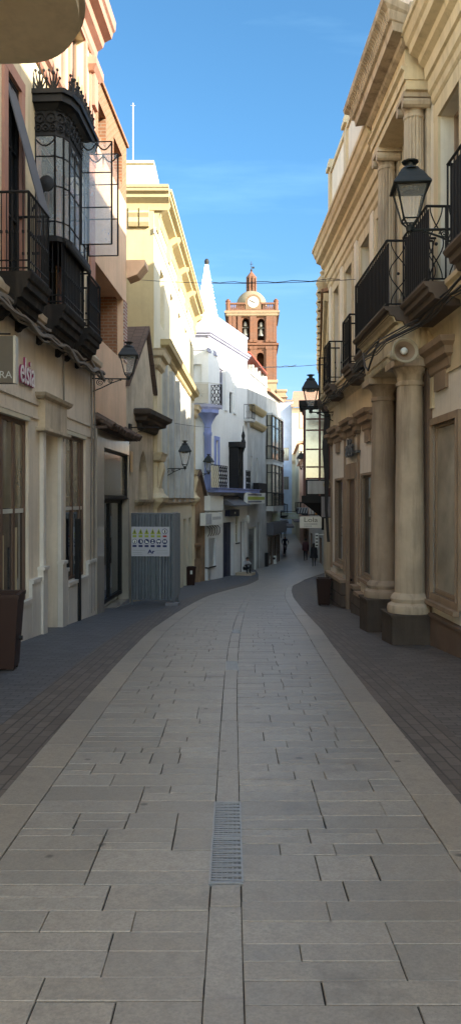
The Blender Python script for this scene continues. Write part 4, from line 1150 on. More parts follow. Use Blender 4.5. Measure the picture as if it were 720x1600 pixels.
b = MB(); b.box(Fs(402, .4), Fs(414, .4), .1, .5, Fz(408, 770, .4), Fz(408, 755, .4)); b.build('flower_box', M['black'], G_)

G2 = Node('glazed_house', 'grey house with two stacked white glazed balconies', 'house', F2)
Fs, Fz = F2.s, F2.z; L = F2.len; ZT = Fz(420, 615)
w = MB(); w.box(0, L, -7, 0, -5, ZT); w.build('wall', M['palewall'], G2)
b = MB(); b.loft([(0, .3, ZT), (0, -7, ZT + 2), (0, -7, ZT + 2.2), (0, .3, ZT + .2)], [(L, .3, ZT), (L, -7, ZT + 2), (L, -7, ZT + 2.2), (L, .3, ZT + .2)]); b.build('roof', M['tile_clay'], G2)
for py0, py1 in ((712, 636), (792, 716)):
    zb, zt = Fz(416, py0, .8), Fz(416, py1, .8)
    b = MB(); b.box(-.3, L * .75, 0, .50, zb - .35, zb); bo = b.build('glazed_balcony', M['palewall'], G2); b = MB(); b.box(-.3, L * .75, 0, .50, zt, zt + .15); b.build('balcony_roof', M['palewall'], G2, parent=bo)
    b = MB()
    for s in (-.2, L * .22, L * .5, L * .7): b.box(s - .07, s + .07, .36, .46, zb, zt)
    b.box(-.27, -.13, .02, .10, zb, zt)
    for z in (zb + .95, zt - .8): b.box(-.2, L * .7, .38, .44, z, z + .06); b.box(-.24, -.17, .1, .44, z, z + .06)
    b.build('frame', M['irongrey'], G2, parent=bo)
    b = MB(); b.box(-.18, L * .7, .38, .40, zb, zt); b.box(-.21, -.19, .1, .38, zb, zt); b.build('glazing', M['glass_pale'], G2, parent=bo)
    b = MB(); rail(b, -.33, L * .72, .55, zb, zb + .95, .3); b.build('railing', M['iron'], G2, parent=bo)
    b = MB(); b.box(L * .7, L * .7 + .2, .1, .52, zb, zt); b.build('side_panel', M['redwood'], G2, parent=bo)
b = MB(); b.box(-.1, L, 0, .5, -1.1, -.2); b.build('canopy', M['awning'], G2)
for a in (.4, 2.4, 4.4): window(G2, F2, a, a + 1.4, -4.4, -1.3, .03, 'glass_mid', 'wood')
w = Node('shop_sign', 'small hanging cream sign below the stacked glazed balconies', 'sign', loc=pix(428, 808, 58))
b = MB(); b.box(-.45, .45, -.05, .05, -.3, .3); b.tube([(-1.2, 0, .38), (.45, 0, .38)], .02); b.build('board', M['greenboard'], w)

# ================================================================== the far street
def block(name, label, fac, zt, mat, depth=7, wins=(), zb=-5.2, roofmat='tile_clay', shop=True, eave=.35, winmat='glass_mid', pitch=.35):
    nd = Node(name, label, 'house', fac); L = fac.len
    holes = []
    for row, (z0, z1, k, wd) in enumerate(wins):
        for i in range(k):
            s = L * (i + .5) / k; holes.append(rect(s - wd / 2, s + wd / 2, z0, z1))
    w = MB(); w.wall(rect(0, L, zb, zt), holes, 0, .2); w.box(0, L, -depth, -.21, zb, zt); w.build('wall', M[mat], nd)
    for q in holes: window(nd, fac, q[0][0], q[1][0], q[0][1], q[2][1], -.1, winmat, 'woodlt', nx=2)
    b = MB(); b.loft([(-.1, eave, zt), (-.1, -depth, zt + depth * pitch), (-.1, -depth, zt + depth * pitch + .15), (-.1, eave, zt + .15)], [(L + .1, eave, zt), (L + .1, -depth, zt + depth * pitch), (L + .1, -depth, zt + depth * pitch + .15), (L + .1, eave, zt + .15)])
    b.build('roof', M[roofmat], nd)
    return nd
FJ = Fac((4.0, 62.2), (5.75, 95), 'L')
J = block('row_house', 'shaded pale row house left of the cyclist', FJ, 5.2, 'palewall', wins=[(-3.7, -1.2, 7, 2.0), (.2, 2.2, 7, 1.0), (3, 4.6, 7, 1.0)])
b = MB(); b.box(2, 9, 0, 1.2, -.9, -.75); b.box(14, 22, 0, 1.0, -.9, -.75); b.build('awning', M['awning'], J)
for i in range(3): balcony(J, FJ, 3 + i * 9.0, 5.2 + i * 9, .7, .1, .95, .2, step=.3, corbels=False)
FJ2 = Fac((5.75, 95.2), (7.3, 119), 'L')
J2 = block('row_house', 'dark shaded row house at the far left of the street', FJ2, 6.4, 'greywall', wins=[(-3.6, -1.2, 5, 2.2), (.4, 2.4, 5, 1.0)])
K0 = Fac((2.93, 21.95), (6.75, 56), 'R'); K1 = Fac((6.75, 56.2), (6.95, 68), 'R'); K2 = Fac((6.95, 68.2), (8.7, 97), 'R'); K3 = Fac((8.7, 97.2), (10.1, 121), 'R')
FM = Fac((7.55, 119.5), (9.75, 119.5), 'L')
Mx = block('blue_house', 'tall narrow blue painted house closing the street', FM, EYE + (780 - 628) * .1, 'bluewall', 9, wins=[(3, 5, 1, .8), (7.5, 9.5, 1, .8)], zb=-5, pitch=.15)
FM2 = Fac((9.45, 118.4), (17.5, 117.5), 'L')
Mx2 = block('cream_house', 'sunlit cream house with clay tiled roof at the street end', FM2, EYE + (780 - 637) * .0985, 'offwhite', 10, wins=[(-3.5, -1, 3, 1.3), (4, 6, 3, 1.1), (8.5, 10.5, 3, 1.1)], eave=.9, pitch=.38)
band(Mx2, FM2, 0, FM2.len, 6.9, 7.5, .5, 'stone_old', 'cornice'); b = MB(); b.box(1.2, 5.4, .0, .12, 12.4, 14.9); b.build('brick_panel', M['pinkwall'], Mx2)
K2n = block('pink_row_house', 'pale pink row house on the right beyond the shop sign', K2, 5.6, 'pinkwall', wins=[(-3.6, -1.3, 6, 2.0), (.3, 2.4, 6, 1.1)])
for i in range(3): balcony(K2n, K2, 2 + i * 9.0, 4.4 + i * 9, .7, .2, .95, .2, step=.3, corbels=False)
b = MB(); b.box(1, 12, 0, 1.3, -.6, -.45); b.build('awning', M['awning'], K2n)
block('row_house', 'pale row house farthest along the right side', K3, 8.4, 'offwhite', wins=[(-3.6, -1.3, 5, 2.0), (.3, 2.4, 5, 1.1), (4, 6, 5, 1.1)])
K1n = block('row_house', 'grey row house on the right behind the walking woman', K1, 4.6, 'palewall', wins=[(-3.8, -1.4, 3, 2.2), (.2, 2.2, 3, 1.1)])
# church side pieces beside the tower
ch = Node('church_turret', 'small sunlit cream stepped turret right of the brick tower', 'turret', loc=(pix(440, 640, 132).x, 132, -4))
b = MB(); def_ = lambda x0, x1, y0, y1: b.box(x0, x1, 0, 5, EYE + (780 - y1) * .11 + 4, EYE + (780 - y0) * .11 + 4)
def_(-1.9, .7, 612, 700); def_(-2.6, -.9, 598, 690); def_(-.3, 1.4, 642, 700)
b.box(-2.8, -.7, -.2, 5.2, EYE + 182 * .11 + 4.002, EYE + 182 * .11 + 4.5); b.box(-.9, .9, -.2, 5.2, EYE + 168 * .11 + 4.002, EYE + 168 * .11 + 4.4)
b.build('masonry', M['tower_pale'], ch)
b = MB(); b.loft([(-.9, -.3, 23), (1.0, -.3, 23), (1.0, 5, 23), (-.9, 5, 23)], [(-.1, 2, 24.4), (.2, 2, 24.4), (.2, 2.6, 24.4), (-.1, 2.6, 24.4)]); b.build('roof', M['tile_clay'], ch)
lr = block('low_house', 'sunlit low cream house under the church turret', Fac((4.2, 127), (9, 126), 'L'), EYE + (780 - 668) * .105, 'offwhite', 8, wins=[(6, 8, 3, 1.0)])

# ================================================================== church tower
D_T = 140.0; k = D_T / FPX
def tz(py): return EYE + (HY - py) * k
def tx(px): return (px - HX) * k
cxT = (tx(355) + tx(432)) / 2; WT = tx(432) - tx(355)
FT = Fac((tx(355), D_T), (tx(432), D_T - .25), 'L')
TW = Node('church_tower', 'orange brick church bell tower with clock and pale dome', 'tower', FT)
WT = FT.len
def px2s(px): return tx(px) - tx(355)
def arch(px0, px1, py0, py1):
    a, c = px2s(px0), px2s(px1); z0, z1 = tz(py1), tz(py0); rr = (c - a) / 2
    return [(a, z0), (c, z0)] + [((a + c) / 2 + rr * math.cos(t), z1 - rr + rr * math.sin(t)) for t in [PI * i / 10 for i in range(11)]]
A1_, A2_ = arch(378, 389.5, 497, 531), arch(402, 413, 498, 532); A3_, A4_ = arch(401, 412, 551, 600), arch(377, 388, 551, 600)
w = MB(); w.wall(rect(0, WT, -5, tz(492)), [A1_, A2_, A3_, A4_], 0, 1.3)
w.box(0, .02, -WT, -1.3, -5, tz(492)); w.box(WT - .02, WT, -WT, -1.3, -5, tz(492)); w.box(.02, WT - .02, -WT, -WT + .3, -5, tz(492))
w.box(.02, WT - .02, -WT + .3, 0 - .02, tz(494), tz(493)); w.box(.02, WT - .02, -WT + .3, -1.31, -5, tz(612))
w.box(.02, WT - .02, -3.6, -3.4, tz(612), tz(495))
w.build('shaft', M['brick_tower'], TW)
b = MB()
for px in (360, 366, 374, 393, 398, 418, 423, 428.5):
    for (a, c) in ((tz(535), tz(494)), (tz(640), tz(546))): b.mark(); b.box(px2s(px) - .30, px2s(px) + .30, 0, .34, a, c); b.box(px2s(px) - .42, px2s(px) + .42, .0, .42, c - .02, c + .5); b.box(px2s(px) - .4, px2s(px) + .4, .0, .4, a - .02, a + .4)
b.build_each('pilaster', M['brick_tower'], TW)
b = MB(); b.mould(0, WT, [(.2, tz(545)), (.3, tz(543.5)), (.35, tz(541)), (.6, tz(540)), (.6, tz(537))], ret=False); b.box(-.35, 0, -WT, .6, tz(540), tz(537)); b.box(WT, WT + .35, -WT, .6, tz(540), tz(537)); b.build('mid_cornice', M['brick_tower'], TW)
b = MB(); b.mould(-.2, WT + .2, [(.35, tz(495)), (.5, tz(493.5)), (.5, tz(491.5)), (.62, tz(489.5)), (.66, tz(486.5))], ret=False); b.box(-.45, WT + .45, -WT - .5, -.002, tz(492), tz(486.6))
b.box(-.5, -.2, -WT, .66, tz(490), tz(486.8)); b.box(WT + .2, WT + .5, -WT, .66, tz(490), tz(486.8)); b.build('cornice', M['tower_pale'], TW)
b = MB(); z0, z1 = tz(486.5), tz(474)
for px in [357 + i * 3.0 for i in range(26)]:
    s = px2s(px)
    if abs(px - 395) < 14: continue
    b.lathe(s, .3, [(.1, z0), (.17, z0 + .4), (.08, z0 + 1.0), (.13, z1 - .3)], 6)
b.box(-.3, WT + .3, .1, .5, z1 - .3, z1); b.box(-.3, WT + .3, .1, .5, z0, z0 + .22)
for s in (-.1, WT - .5): b.box(s, s + .22, -WT, .1, z1 - .3, z1); [b.lathe(s + .1, -.5 - q * .5, [(.1, z0), (.17, z0 + .4), (.08, z0 + 1), (.13, z1 - .3)], 5) for q in range(16)]
b.build('balustrade', M['brick_tower'], TW)
b = MB()
for s in (.15, WT - .15):
    for n in (.2, -WT + .2): b.mark(); b.lathe(s, n, [(.42, z0), (.42, z1 + .2), (.5, z1 + .25), (.5, z1 + .4), (.26, z1 + .5), (.32, tz(469)), (.1, tz(467.5))], 8)
b.build_each('corner_pinnacle', M['brick_tower'], TW)
# clock gable
s = px2s(395.5); zc_ = tz(473.5)
def disc(mb, r, y0, y1, seg=24): mb.pxz([(s + r * math.cos(2 * PI * i / seg), zc_ + r * math.sin(2 * PI * i / seg)) for i in range(seg)], y0, y1)
b = MB(); disc(b, 1.42, -.2, .5); b.box(s - 1.42, s + 1.42, -.2, .49, z0, zc_); b.build('clock_surround', M['clock_stone'], TW)
b = MB(); disc(b, 1.02, .5, .56); ck = b.build('clock_face', M['clock'], TW)
b = MB()
for q in range(12):
    t = q * PI / 6; b.box(s + .88 * math.cos(t) - .03, s + .88 * math.cos(t) + .03, .561, .575, zc_ + .88 * math.sin(t) - .05, zc_ + .88 * math.sin(t) + .05)
b.tube([(s + .08, .6, zc_ - .03), (s - .66, .6, zc_ + .34)], .075, 4); b.tube([(s, .6, zc_), (s + .35, .6, zc_ - .02)], .08, 4)
b.build('clock_hands', M['ink'], TW, parent=ck)
cs, cn = px2s(392.5), -WT / 2
k2 = (D_T + WT / 2) / FPX
def tz2(py): return EYE + (HY - py) * k2
R_ = 23.5 * k2; zd = tz2(478); H_ = tz2(455.5) - zd
b = MB(); b.lathe(cs, cn, [(R_, zd - .2)] + [(R_ * math.cos(t), zd + H_ * math.sin(t)) for t in [PI / 2 * i / 12 for i in range(12)]] + [(.2, zd + H_)], 32); b.build('dome', plaster('dome_stone', (.20, .17, .115), amt=.4), TW, smooth=True)
rl = 8.0 * k2; zl0, zl1 = tz2(457), tz2(434)
b = MB(); 
for i in range(8):
    t = 2 * PI * (i + .5) / 8; b.tube([(cs + rl * .86 * math.cos(t), cn + rl * .86 * math.sin(t), zl0), (cs + rl * .86 * math.cos(t), cn + rl * .86 * math.sin(t), zl1)], .24, 6)
b.lathe(cs, cn, [(rl * .8, zl0), (rl * .8, zl0 + .5), (rl * .72, zl0 + .5), (rl * .72, zl1 - .4), (rl, zl1 - .3), (rl * 1.08, zl1), (rl * .95, zl1 + .1), (rl * .8, zl1 + .3), (rl * .35, tz2(427)), (.12, tz2(425)), (.2, tz2(424)), (.02, tz2(423))], 8, PI / 8); b.build('lantern', M['brick_tower'], TW)
b = MB(); 
b.pxz([(cs - .36, zl0 + .7), (cs + .36, zl0 + .7), (cs + .36, zl1 - 1.2)] + [(cs + .36 * math.cos(t), zl1 - 1.2 + .36 * math.sin(t)) for t in [PI * i / 6 for i in range(1, 6)]] + [(cs - .36, zl1 - 1.2)], cn + rl * .62, cn + rl * .74); b.build('lantern_niche', M['hole'], TW)
b = MB(); b.tube([(cs, cn, tz2(424)), (cs, cn, tz2(408.5))], .06); b.ball((cs, cn, tz2(422.5)), .2, 8, 5); b.box(cs + .1, cs + .55, cn - .03, cn + .03, tz2(420), tz2(417)); b.tube([(cs - .3, cn, tz2(413)), (cs + .3, cn, tz2(413))], .05); b.build('weathervane', M['iron'], TW)
for (px, py) in ((383, 518), (407.5, 519)):
    b = MB(); sx = px2s(px); zb = tz(py + 6)
    b.lathe(sx, -.55, [(.62, zb), (.60, zb + .12), (.42, zb + .5), (.36, zb + 1.0), (.25, zb + 1.25), (.05, zb + 1.32)], 14)
    b.tube([(sx - .6, -.55, zb + 1.5), (sx + .6, -.55, zb + 1.5)], .12); b.tube([(sx, -.55, zb + 1.3), (sx, -.55, zb + 1.5)], .06); b.lathe(sx, -.55, [(.1, zb + 1.6), (.38, zb + 1.75), (.3, zb + 2.4), (.1, zb + 2.6)], 8)
    b.build('bell', M['bell'], TW, smooth=True)
# ================================================================== G : long classical house on the right with the columned porch
FG = Fac((3.475, -4), (2.83, 21.8), 'R')
G = Node('classical_house', 'long beige classical house with columned porch and screened balconies', 'house', FG)
LG = FG.len; Fs, Fz = FG.s, FG.z
g = FG.sd
bigw = rect(g(10.48), g(11.72), .08, 2.62); pdoor = rect(g(12.4), g(13.45), -1.0, 2.7)
w2 = rect(Fs(583), Fs(565), -.19, 2.02); gd = rect(Fs(555), Fs(543), -1.5, 1.98); w3 = rect(Fs(537), Fs(524.5), -.15, 2.0)
off1 = [rect(g(a), g(a) + 1.25, .2, 2.6) for a in (-2.5, 0, 2.5, 5, 7.6)]
w = MB(); w.wall(rect(0, LG, -3.6, 4.1), [bigw, pdoor, w2, gd, w3] + off1, 0, .3); w.box(0, LG, -9, -.31, -3.6, 4.1); w.build('ground_floor_wall', M['gpanel'], G)
def bframe(q, wd=.10, pr=.05, nm='window'):
    s0, s1, z0, z1 = q[0][0], q[1][0], q[0][1], q[2][1]
    p = MB(); p.box(s0, s1, -.09, -.06, z0, z1); o = p.build(nm, M['glass_paper' if nm == 'window' else 'glass'], G)
    f = MB(); f.box(s0 - wd, s0, -.05, pr, z0 - wd, z1 + wd); f.box(s1, s1 + wd, -.05, pr, z0 - wd, z1 + wd); f.box(s0, s1, -.199, pr - .003, z1, z1 + wd); f.box(s0, s1, -.199, pr - .003, z0 - wd, z0)
    f.box(s0 - wd * .4, s0 - wd * .2, pr, pr + .02, z0, z1); f.box(s0, s0 + .05, -.059, -.03, z0, z1); f.box(s1 - .05, s1, -.059, -.03, z0, z1); f.box(s0 + .05, s1 - .05, -.059, -.03, z1 - .05, z1); f.box(s0 + .05, s1 - .05, -.059, -.02, z0, z0 + .06)
    f.build('frame', M['gstone'], G, parent=o)
    t = MB(); t.box(s0 - wd, s1 + wd, pr - .02, pr + .07, z0 - wd - .07, z0 - wd - .003); t.build('sill', M['gstone'], G, parent=o)
bframe(bigw); bframe(w2, .055, .03, nm='shop_window'); bframe(w3, .055, .03, nm='shop_window')
for q in off1: bframe(q)
door(G, FG, gd[0][0], gd[1][0], -1.5, 1.98, -.05, 'wood', 1, 3); door(G, FG, pdoor[0][0], pdoor[1][0], -.9, 2.7, -.2, 'wood', 2, 3)
b = MB(); s0, s1 = gd[0][0], gd[1][0]; b.box(s0 - .14, s0 - .002, 0, .035, -1.6, 2.12); b.box(s1 + .002, s1 + .14, 0, .035, -1.6, 2.12); b.box(s0 - .14, s1 + .14, 0, .038, 1.984, 2.36); b.box(s1 - .04, s1 - .001, -.049, .030, -1.6, 1.98); b.build('door_surround', M['gstone'], G)
# dado
b = MB()
for a, c in ((0, g(11.65)),): b.box(a, c, 0, .07, -3.4, -.27); b.box(a, c, 0, .09, -.268, -.22)
b.build('dado', M['gdado'], G)
b = MB(); cuts = [(g(14.35), w2[0][0] - .15, -.35), (w2[0][0] - .148, w2[1][0] + .15, -.45), (w2[1][0] + .152, gd[0][0] - .15, -.35), (gd[1][0] + .15, LG, -.40)]
for a, c, zt in cuts: b.mark(); b.box(a, c, 0, .14, -3.4, zt - .2)
b.build_each('rough_plinth', M['rubble'], G)
b = MB()
for a, c, zt in cuts: b.mark(); b.box(a, c, 0, .17, zt - .198, zt - .12)
b.build_each('plinth_cap', M['gstone'], G)
# hoods on consoles, small panels, pilasters
b = MB()
def hood(s0, s1, z):
    b.mark(); b.mould(s0 + .1, s1 - .1, [(.04, z - .36), (.06, z - .33), (.07, z - .22), (.14, z - .18), (.15, z - .08), (.22, z - .03), (.24, z + .05)])
    b.box(s0 + .25, s1 - .25, 0, .05, z - .62, z - .363)
hood(g(10.7), g(11.75), 3.72); hood(g(16.0), g(17.0), 3.35); hood(g(17.9), g(18.9), 3.35); hood(g(19.9), g(20.9), 3.35)
for q in off1: hood(q[0][0], q[1][0], 3.6)
b.build_each('window_hood', M['gstone'], G)
b = MB(); b.box(Fs(678), Fs(669), 0, .04, Fz(673, 640), Fz(673, 592)); b.build('wall_plaque', M['gtrim'], G)
b = MB()
for d in (15.2, 17.55, 19.35, 21.5): b.mark(); b.box(g(d) - .08, g(d) + .08, 0, .035, -.4, 3.2); b.mould(g(d) - .08, g(d) + .08, [(.07, 3.0), (.12, 3.06), (.13, 3.16), (.2, 3.22), (.21, 3.3)])
b.build_each('pilaster', M['gstone'], G)
b = MB(); b.mark(); b.box(0, g(11.6), 0, .03, 3.3, 4.05); b.mark(); b.box(g(14.3), LG, 0, .03, 3.35, 4.05); b.build_each('frieze', M['gtrim'], G)
b = MB(); b.mould(0, LG, [(.03, 4.0), (.08, 4.06), (.1, 4.14), (.24, 4.2), (.26, 4.3), (.3, 4.34), (.3, 4.40)], ret=False); b.build('string_course', M['gtrim'], G)
# upper storey
wins = [(8.0, 1.1), (10.85, .95), (12.95, 1.0), (15.1, .9), (16.75, .9), (18.75, .85), (20.6, .8)]
offw = [(-1.5, 1.1), (1.7, 1.1), (4.9, 1.1)]
ops = [rect(g(d) - k / 2, g(d) + k / 2, 4.5, 7.15) for d, k in wins + offw]
w = MB(); w.wall(rect(0, LG, 4.1, 8.3), ops, 0, .32); w.box(0, LG, -9, -.33, 4.1, 8.3); w.build('upper_wall', M['gplaster'], G)
for q in ops: window(G, FG, q[0][0], q[1][0], q[0][1], q[2][1], -.25, 'glass_mid', 'woodlt', nx=2, nz=3)
b = MB()
for q in ops: b.mark(); b.box(q[0][0] - .22, q[0][0] - .004, 0, .04, 4.42, 7.4); b.box(q[1][0] + .004, q[1][0] + .22, 0, .04, 4.42, 7.4); b.box(q[0][0] - .22, q[1][0] + .22, 0, .044, 7.154, 7.4)
b.build_each('window_surround', M['gtrim'], G)
b = MB()
for d in (9.4, 14.15, 15.95, 17.75, 19.7, 21.55): b.mark(); b.box(g(d) - .16, g(d) + .16, 0, .06, 4.42, 7.5)
b.build_each('flat_pilaster', M['gplaster'], G)
cpr = [(.04, 7.42), (.07, 7.46), (.08, 7.56), (.12, 7.6), (.13, 7.78), (.17, 7.8), (.18, 7.98), (.26, 8.04), (.28, 8.12), (.40, 8.18), (.42, 8.28), (.46, 8.32), (.50, 8.44), (.53, 8.46), (.53, 8.54)]
def gcor(a, c, k=0):
    b = MB(); b.mould(a, c, [(n + k, z) for n, z in cpr], ret=False); return b
bb = MB()
for a, c in ((0, g(11.55)), (g(14.3), LG)): bb.mark(); bb.mould(a, c, cpr, ret=False)
bb.build_each('cornice', M['gtrim'], G)
b = MB(); b.box(0, LG, -.5, .02, 8.545, 10.6); b.build('parapet', M['gplaster'], G)
b = MB(); b.mark(); b.box(0, LG, -.55, .07, 10.602, 10.72); b.mark(); b.box(0, LG, -.52, .05, 8.6, 8.68)
for d in [21.55, 19.0, 16.4, 13.9, 11.5, 9.0, 6.4, 3.8]: b.mark(); b.box(g(d) - .16, g(d) + .16, -.54, .08, 8.55, 10.6); b.box(g(d) - .22, g(d) + .22, -.6, .14, 10.722, 10.82); b.box(g(d) - .17, g(d) + .17, -.5, .1, 10.822, 10.98)
b.build_each('parapet_pier', M['gtrim'], G)
b = MB(); b.box(0, LG, -9, -2.6, 8.3, 13.2); b.build('shadow_attic', M['gplaster'], G)  # set-back storey added out of view to shadow the left facades
b = MB(); b.loft([(-.2, -2.3, 13.2), (-.2, -9.3, 13.2), (-.2, -6, 14.6)], [(LG + .2, -2.3, 13.2), (LG + .2, -9.3, 13.2), (LG + .2, -6, 14.6)]); b.build('roof', M['tile_clay'], G)
# porch columns
def column(dc, n=.28, r=.235, cm='column'):
    s = g(dc); b = MB(); zg = FG.gz(s) - .2
    b.box(s - .36, s + .36, 0, n + .36, zg, -.26); b.box(s - .38, s + .38, 0, n + .38, -.30, -.262 + .0)
    o = b.build('plinth', M['stone_dark'], G)
    b = MB(); rs = [(r * 1.45, -.258), (r * 1.5, -.2), (r * 1.45, -.14), (r * 1.2, -.1), (r * 1.28, -.04), (r * 1.2, .0), (r * 1.04, .04)]
    rs += [(r * (1 - .16 * (t ** 1.6)), .05 + 3.2 * t) for t in [i / 10 for i in range(11)]]
    rs += [(r * .92, 3.26), (r * .92, 3.31), (r * .85, 3.33), (r * .86, 3.42), (r * 1.1, 3.5), (r * 1.15, 3.53)]
    b.lathe(s, n, rs, 28); b.build('column', M[cm], G, smooth=True)
    b = MB(); b.box(s - .32, s + .32, 0, n + .32, 3.532, 3.64); b.build('capital', M['column'], G)
    b = MB(); b.box(s - .25, s + .25, 0, .08, -.25, 3.5); b.build('back_pilaster', M['gdado'], G)  # dark colour stands for the shadow behind the column
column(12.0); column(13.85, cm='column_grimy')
b = MB(); b.box(g(12.37), g(13.48), 0, .5, -2.4, -.86); b.build('threshold', M['stone_old'], G)
s0, s1 = g(11.68), g(14.17)
b = MB(); b.box(s0, s1, 0, .56, 3.642, 3.75); b.box(s0 + .02, s1 - .02, 0, .53, 3.752, 4.18); b.mould(s0, s1, [(.5, 4.18), (.6, 4.2), (.62, 4.26), (.7, 4.3)], ret=False)
for i in range(11):
    s = s0 + .16 + (s1 - s0 - .32) * i / 10
    for o_ in (-.06, 0, .06): b.box(s + o_ - .022, s + o_ + .022, .53, .56, 3.80, 4.16)
    for o_ in (-.06, 0, .06): b.box(s + o_ - .016, s + o_ + .016, .56, .575, 3.66, 3.74)
for n in (.12, .3, .46):
    for o_ in (-.05, .05): b.box(s0 - .012, s0 + .02, n + o_ - .025, n + o_ + .025, 3.80, 4.16)
b.build('porch_entablature', M['gtrim'], G)
balcony(G, FG, s0 - .05, s1 + .05, .74, 4.42, 1.0, .30, 'balcg', net=True, ends='lyre', corbels=False)
def fluted(dc, n=.22, r=.17):
    s = g(dc); b = MB(); segs = 48
    prof = [(r * 1.35, 4.42), (r * 1.35, 4.52), (r * 1.4, 4.6), (r * 1.12, 4.66), (r * 1.2, 4.72), (r, 4.78)] + [(r * (1 - .12 * t), 4.8 + 2.6 * t) for t in [i / 6 for i in range(7)]] + [(r * .95, 7.42), (r * .95, 7.46), (r * .86, 7.48), (r * .88, 7.54), (r * 1.15, 7.62)]
    k0 = len(b.v); b.lathe(s, n, prof, segs)
    nv = []
    for i, (x, y, z) in enumerate(b.v):
        kk = i % segs
        if 4.79 < z < 7.41 and kk % 3 == 0: x = s + (x - s) * .88; y = n + (y - n) * .88
        nv.append((x, y, z))
    b.v = nv
    b.build('upper_column', M['column'], G, smooth=True, angle=25)
    b = MB()
    for sg in (-1, 1): b.v, b.f, b.mi = b.v, b.f, b.mi; b.tube([(s + sg * .17, n - .2, 7.60), (s + sg * .17, n + .22, 7.60)], .075, 10)
    b.box(s - .24, s + .24, 0, n + .22, 7.665, 7.74); b.build('upper_capital', M['column'], G)
    b = MB(); b.box(s - .17, s + .17, 0, .06, 4.43, 7.6); b.build('back_pilaster', M['column'], G)
fluted(12.0); fluted(13.85)
b = MB(); b.box(s0 + .02, s1 - .02, 0, .42, 7.742, 7.88); b.box(s0, s1, 0, .45, 7.882, 8.02); b.mould(s0, s1, [(.45, 8.02), (.5, 8.05), (.5, 8.09)], ret=False); b.box(s0 + .03, s1 - .03, 0, .43, 8.092, 8.36)
b.build('porch_frieze', M['gtrim'], G)
b = MB(); b.mould(s0, s1, [(.44, 8.36), (.5, 8.40), (.52, 8.46), (.68, 8.48), (.70, 8.60), (.74, 8.62), (.78, 8.74), (.86, 8.80), (.88, 8.88)], ret=False)
b.v = [(x + ((-1 if abs(x - s0) < 1e-6 else 1) * max(0, y - .44) * (1 if y > .44 else 0)), y, z) for x, y, z in b.v]
b.box(s0 - .3, s1 + .3, -.2, .44, 8.362, 8.87)
for i in range(34):
    s = s0 - .2 + (s1 - s0 + .4) * i / 33; b.pyz([(.705, 8.605), (.75, 8.62), (.80, 8.74), (.87, 8.795), (.70, 8.795)], s - .018, s + .018)
b.build('porch_cornice', M['column'], G)
# the other balconies
zf = 4.38
balcony(G, FG, g(7.0), g(8.95), .66, zf, 1.0, .32, 'balcg', net=True, ends='lyre', step=.12, corbels=False)
balcony(G, FG, g(10.15), g(11.45), .55, zf, 1.0, .32, 'balcg', net=True, ends='lyre', corbels=False)
for d0, d1 in ((14.55, 15.65), (16.3, 17.2), (19.1, 20.0)):
    bo = balcony(G, FG, g(d0), g(d1), .46, zf, 1.05, .34, 'balcg', net=True, ends='rail', step=.14, corbels=False)
b = MB()
for q in off1[:0]: pass
# cables hanging along the facade
rc2 = random.Random(9)
for j in range(5):
    pts = []; ph = rc2.random() * 6
    for i in range(50):
        s = g(5) + (LG - g(5)) * i / 49; d = FG.p0.y + FG.a.y * s
        n = .31 + .012 * j if not (11.4 < d < 14.4) else .76
        pts.append((s, n, 4.06 + .035 * j - .05 * abs(math.sin(s * .9 + j * .15)) + .02 * math.sin(s * 4 + ph) - (.2 if 11.4 < d < 14.4 else 0)))
    b.tube(pts, .009 + .004 * (j % 3), 5)
s = g(12.4); b.tube([(s + .9, .75, 4.02), (s + .5, .80, 3.72), (s + .25, .8, 3.62), (s + .1, .78, 3.75), (s - .3, .74, 4.02)], .018, 6)
b.build('cables', M['cable'], G)
b = MB(); s = g(21.62)
for k in range(4): b.tube([(s + .03 * k, .06 + .03 * k, 3.9), (s + .05 * k - .05, .12 + .03 * k, 3.0), (s + .02 * k, .1 + .02 * k, 2.2), (s + .04 * k - .03, .14, 1.2), (s + .02 * k, .08, .3)], .035, 6)
b.build('downpipe', M['cable'], G)
# shop letters
sgn = Node('shop_letters', 'grey metal raised letters above the door on the right wall', 'sign', FG)
text('aldis', 'letters', M['letter_grey'], sgn, FG, Fs(546, .1), .088, 2.52, .58, .022, sx=.9, bold=.006)
b = MB(); b.box(Fs(556, .1), Fs(537, .1), .0, .085, 2.56, 2.62); b.build('letter_rail', M['letter_grey'], sgn)

# ================================================================== H : house past the corner with the timber glazed bay
H = Node('corner_bay_house', 'pale green house past the beige one with dark red glazed timber bay', 'house', K0)
Fs, Fz = K0.s, K0.z; LH = K0.len
w = MB(); w.wall(rect(0, LH, -5.2, 7.4), [rect(1.2 + i * 3.4, 2.4 + i * 3.4, -3.9, -.4) for i in range(9)], 0, .25); w.box(0, LH, -7, -.26, -5.2, 7.4); w.build('wall', M['stone_old'], H)
for i in range(9): window(H, K0, 1.2 + i * 3.4, 2.4 + i * 3.4, -3.9, -.4, -.12, 'glass_mid', 'wood')
b = MB(); b.mould(0, LH, [(.05, 6.9), (.12, 7.0), (.15, 7.15), (.26, 7.2), (.28, 7.4)], ret=False); b.build('cornice', M['gtrim'], H)
b = MB()
for i in range(14):
    s = .3 + i * 1.1; b.mark(); b.lathe(s, .30, [(.16, 7.5), (.10, 7.5), (.14, 7.6), (.20, 7.75), (.15, 7.9), (.05, 8.0), (.09, 8.08), (.02, 8.15)], 8)
b.build_each('roof_ornament', M['gtrim'], H)
b = MB()
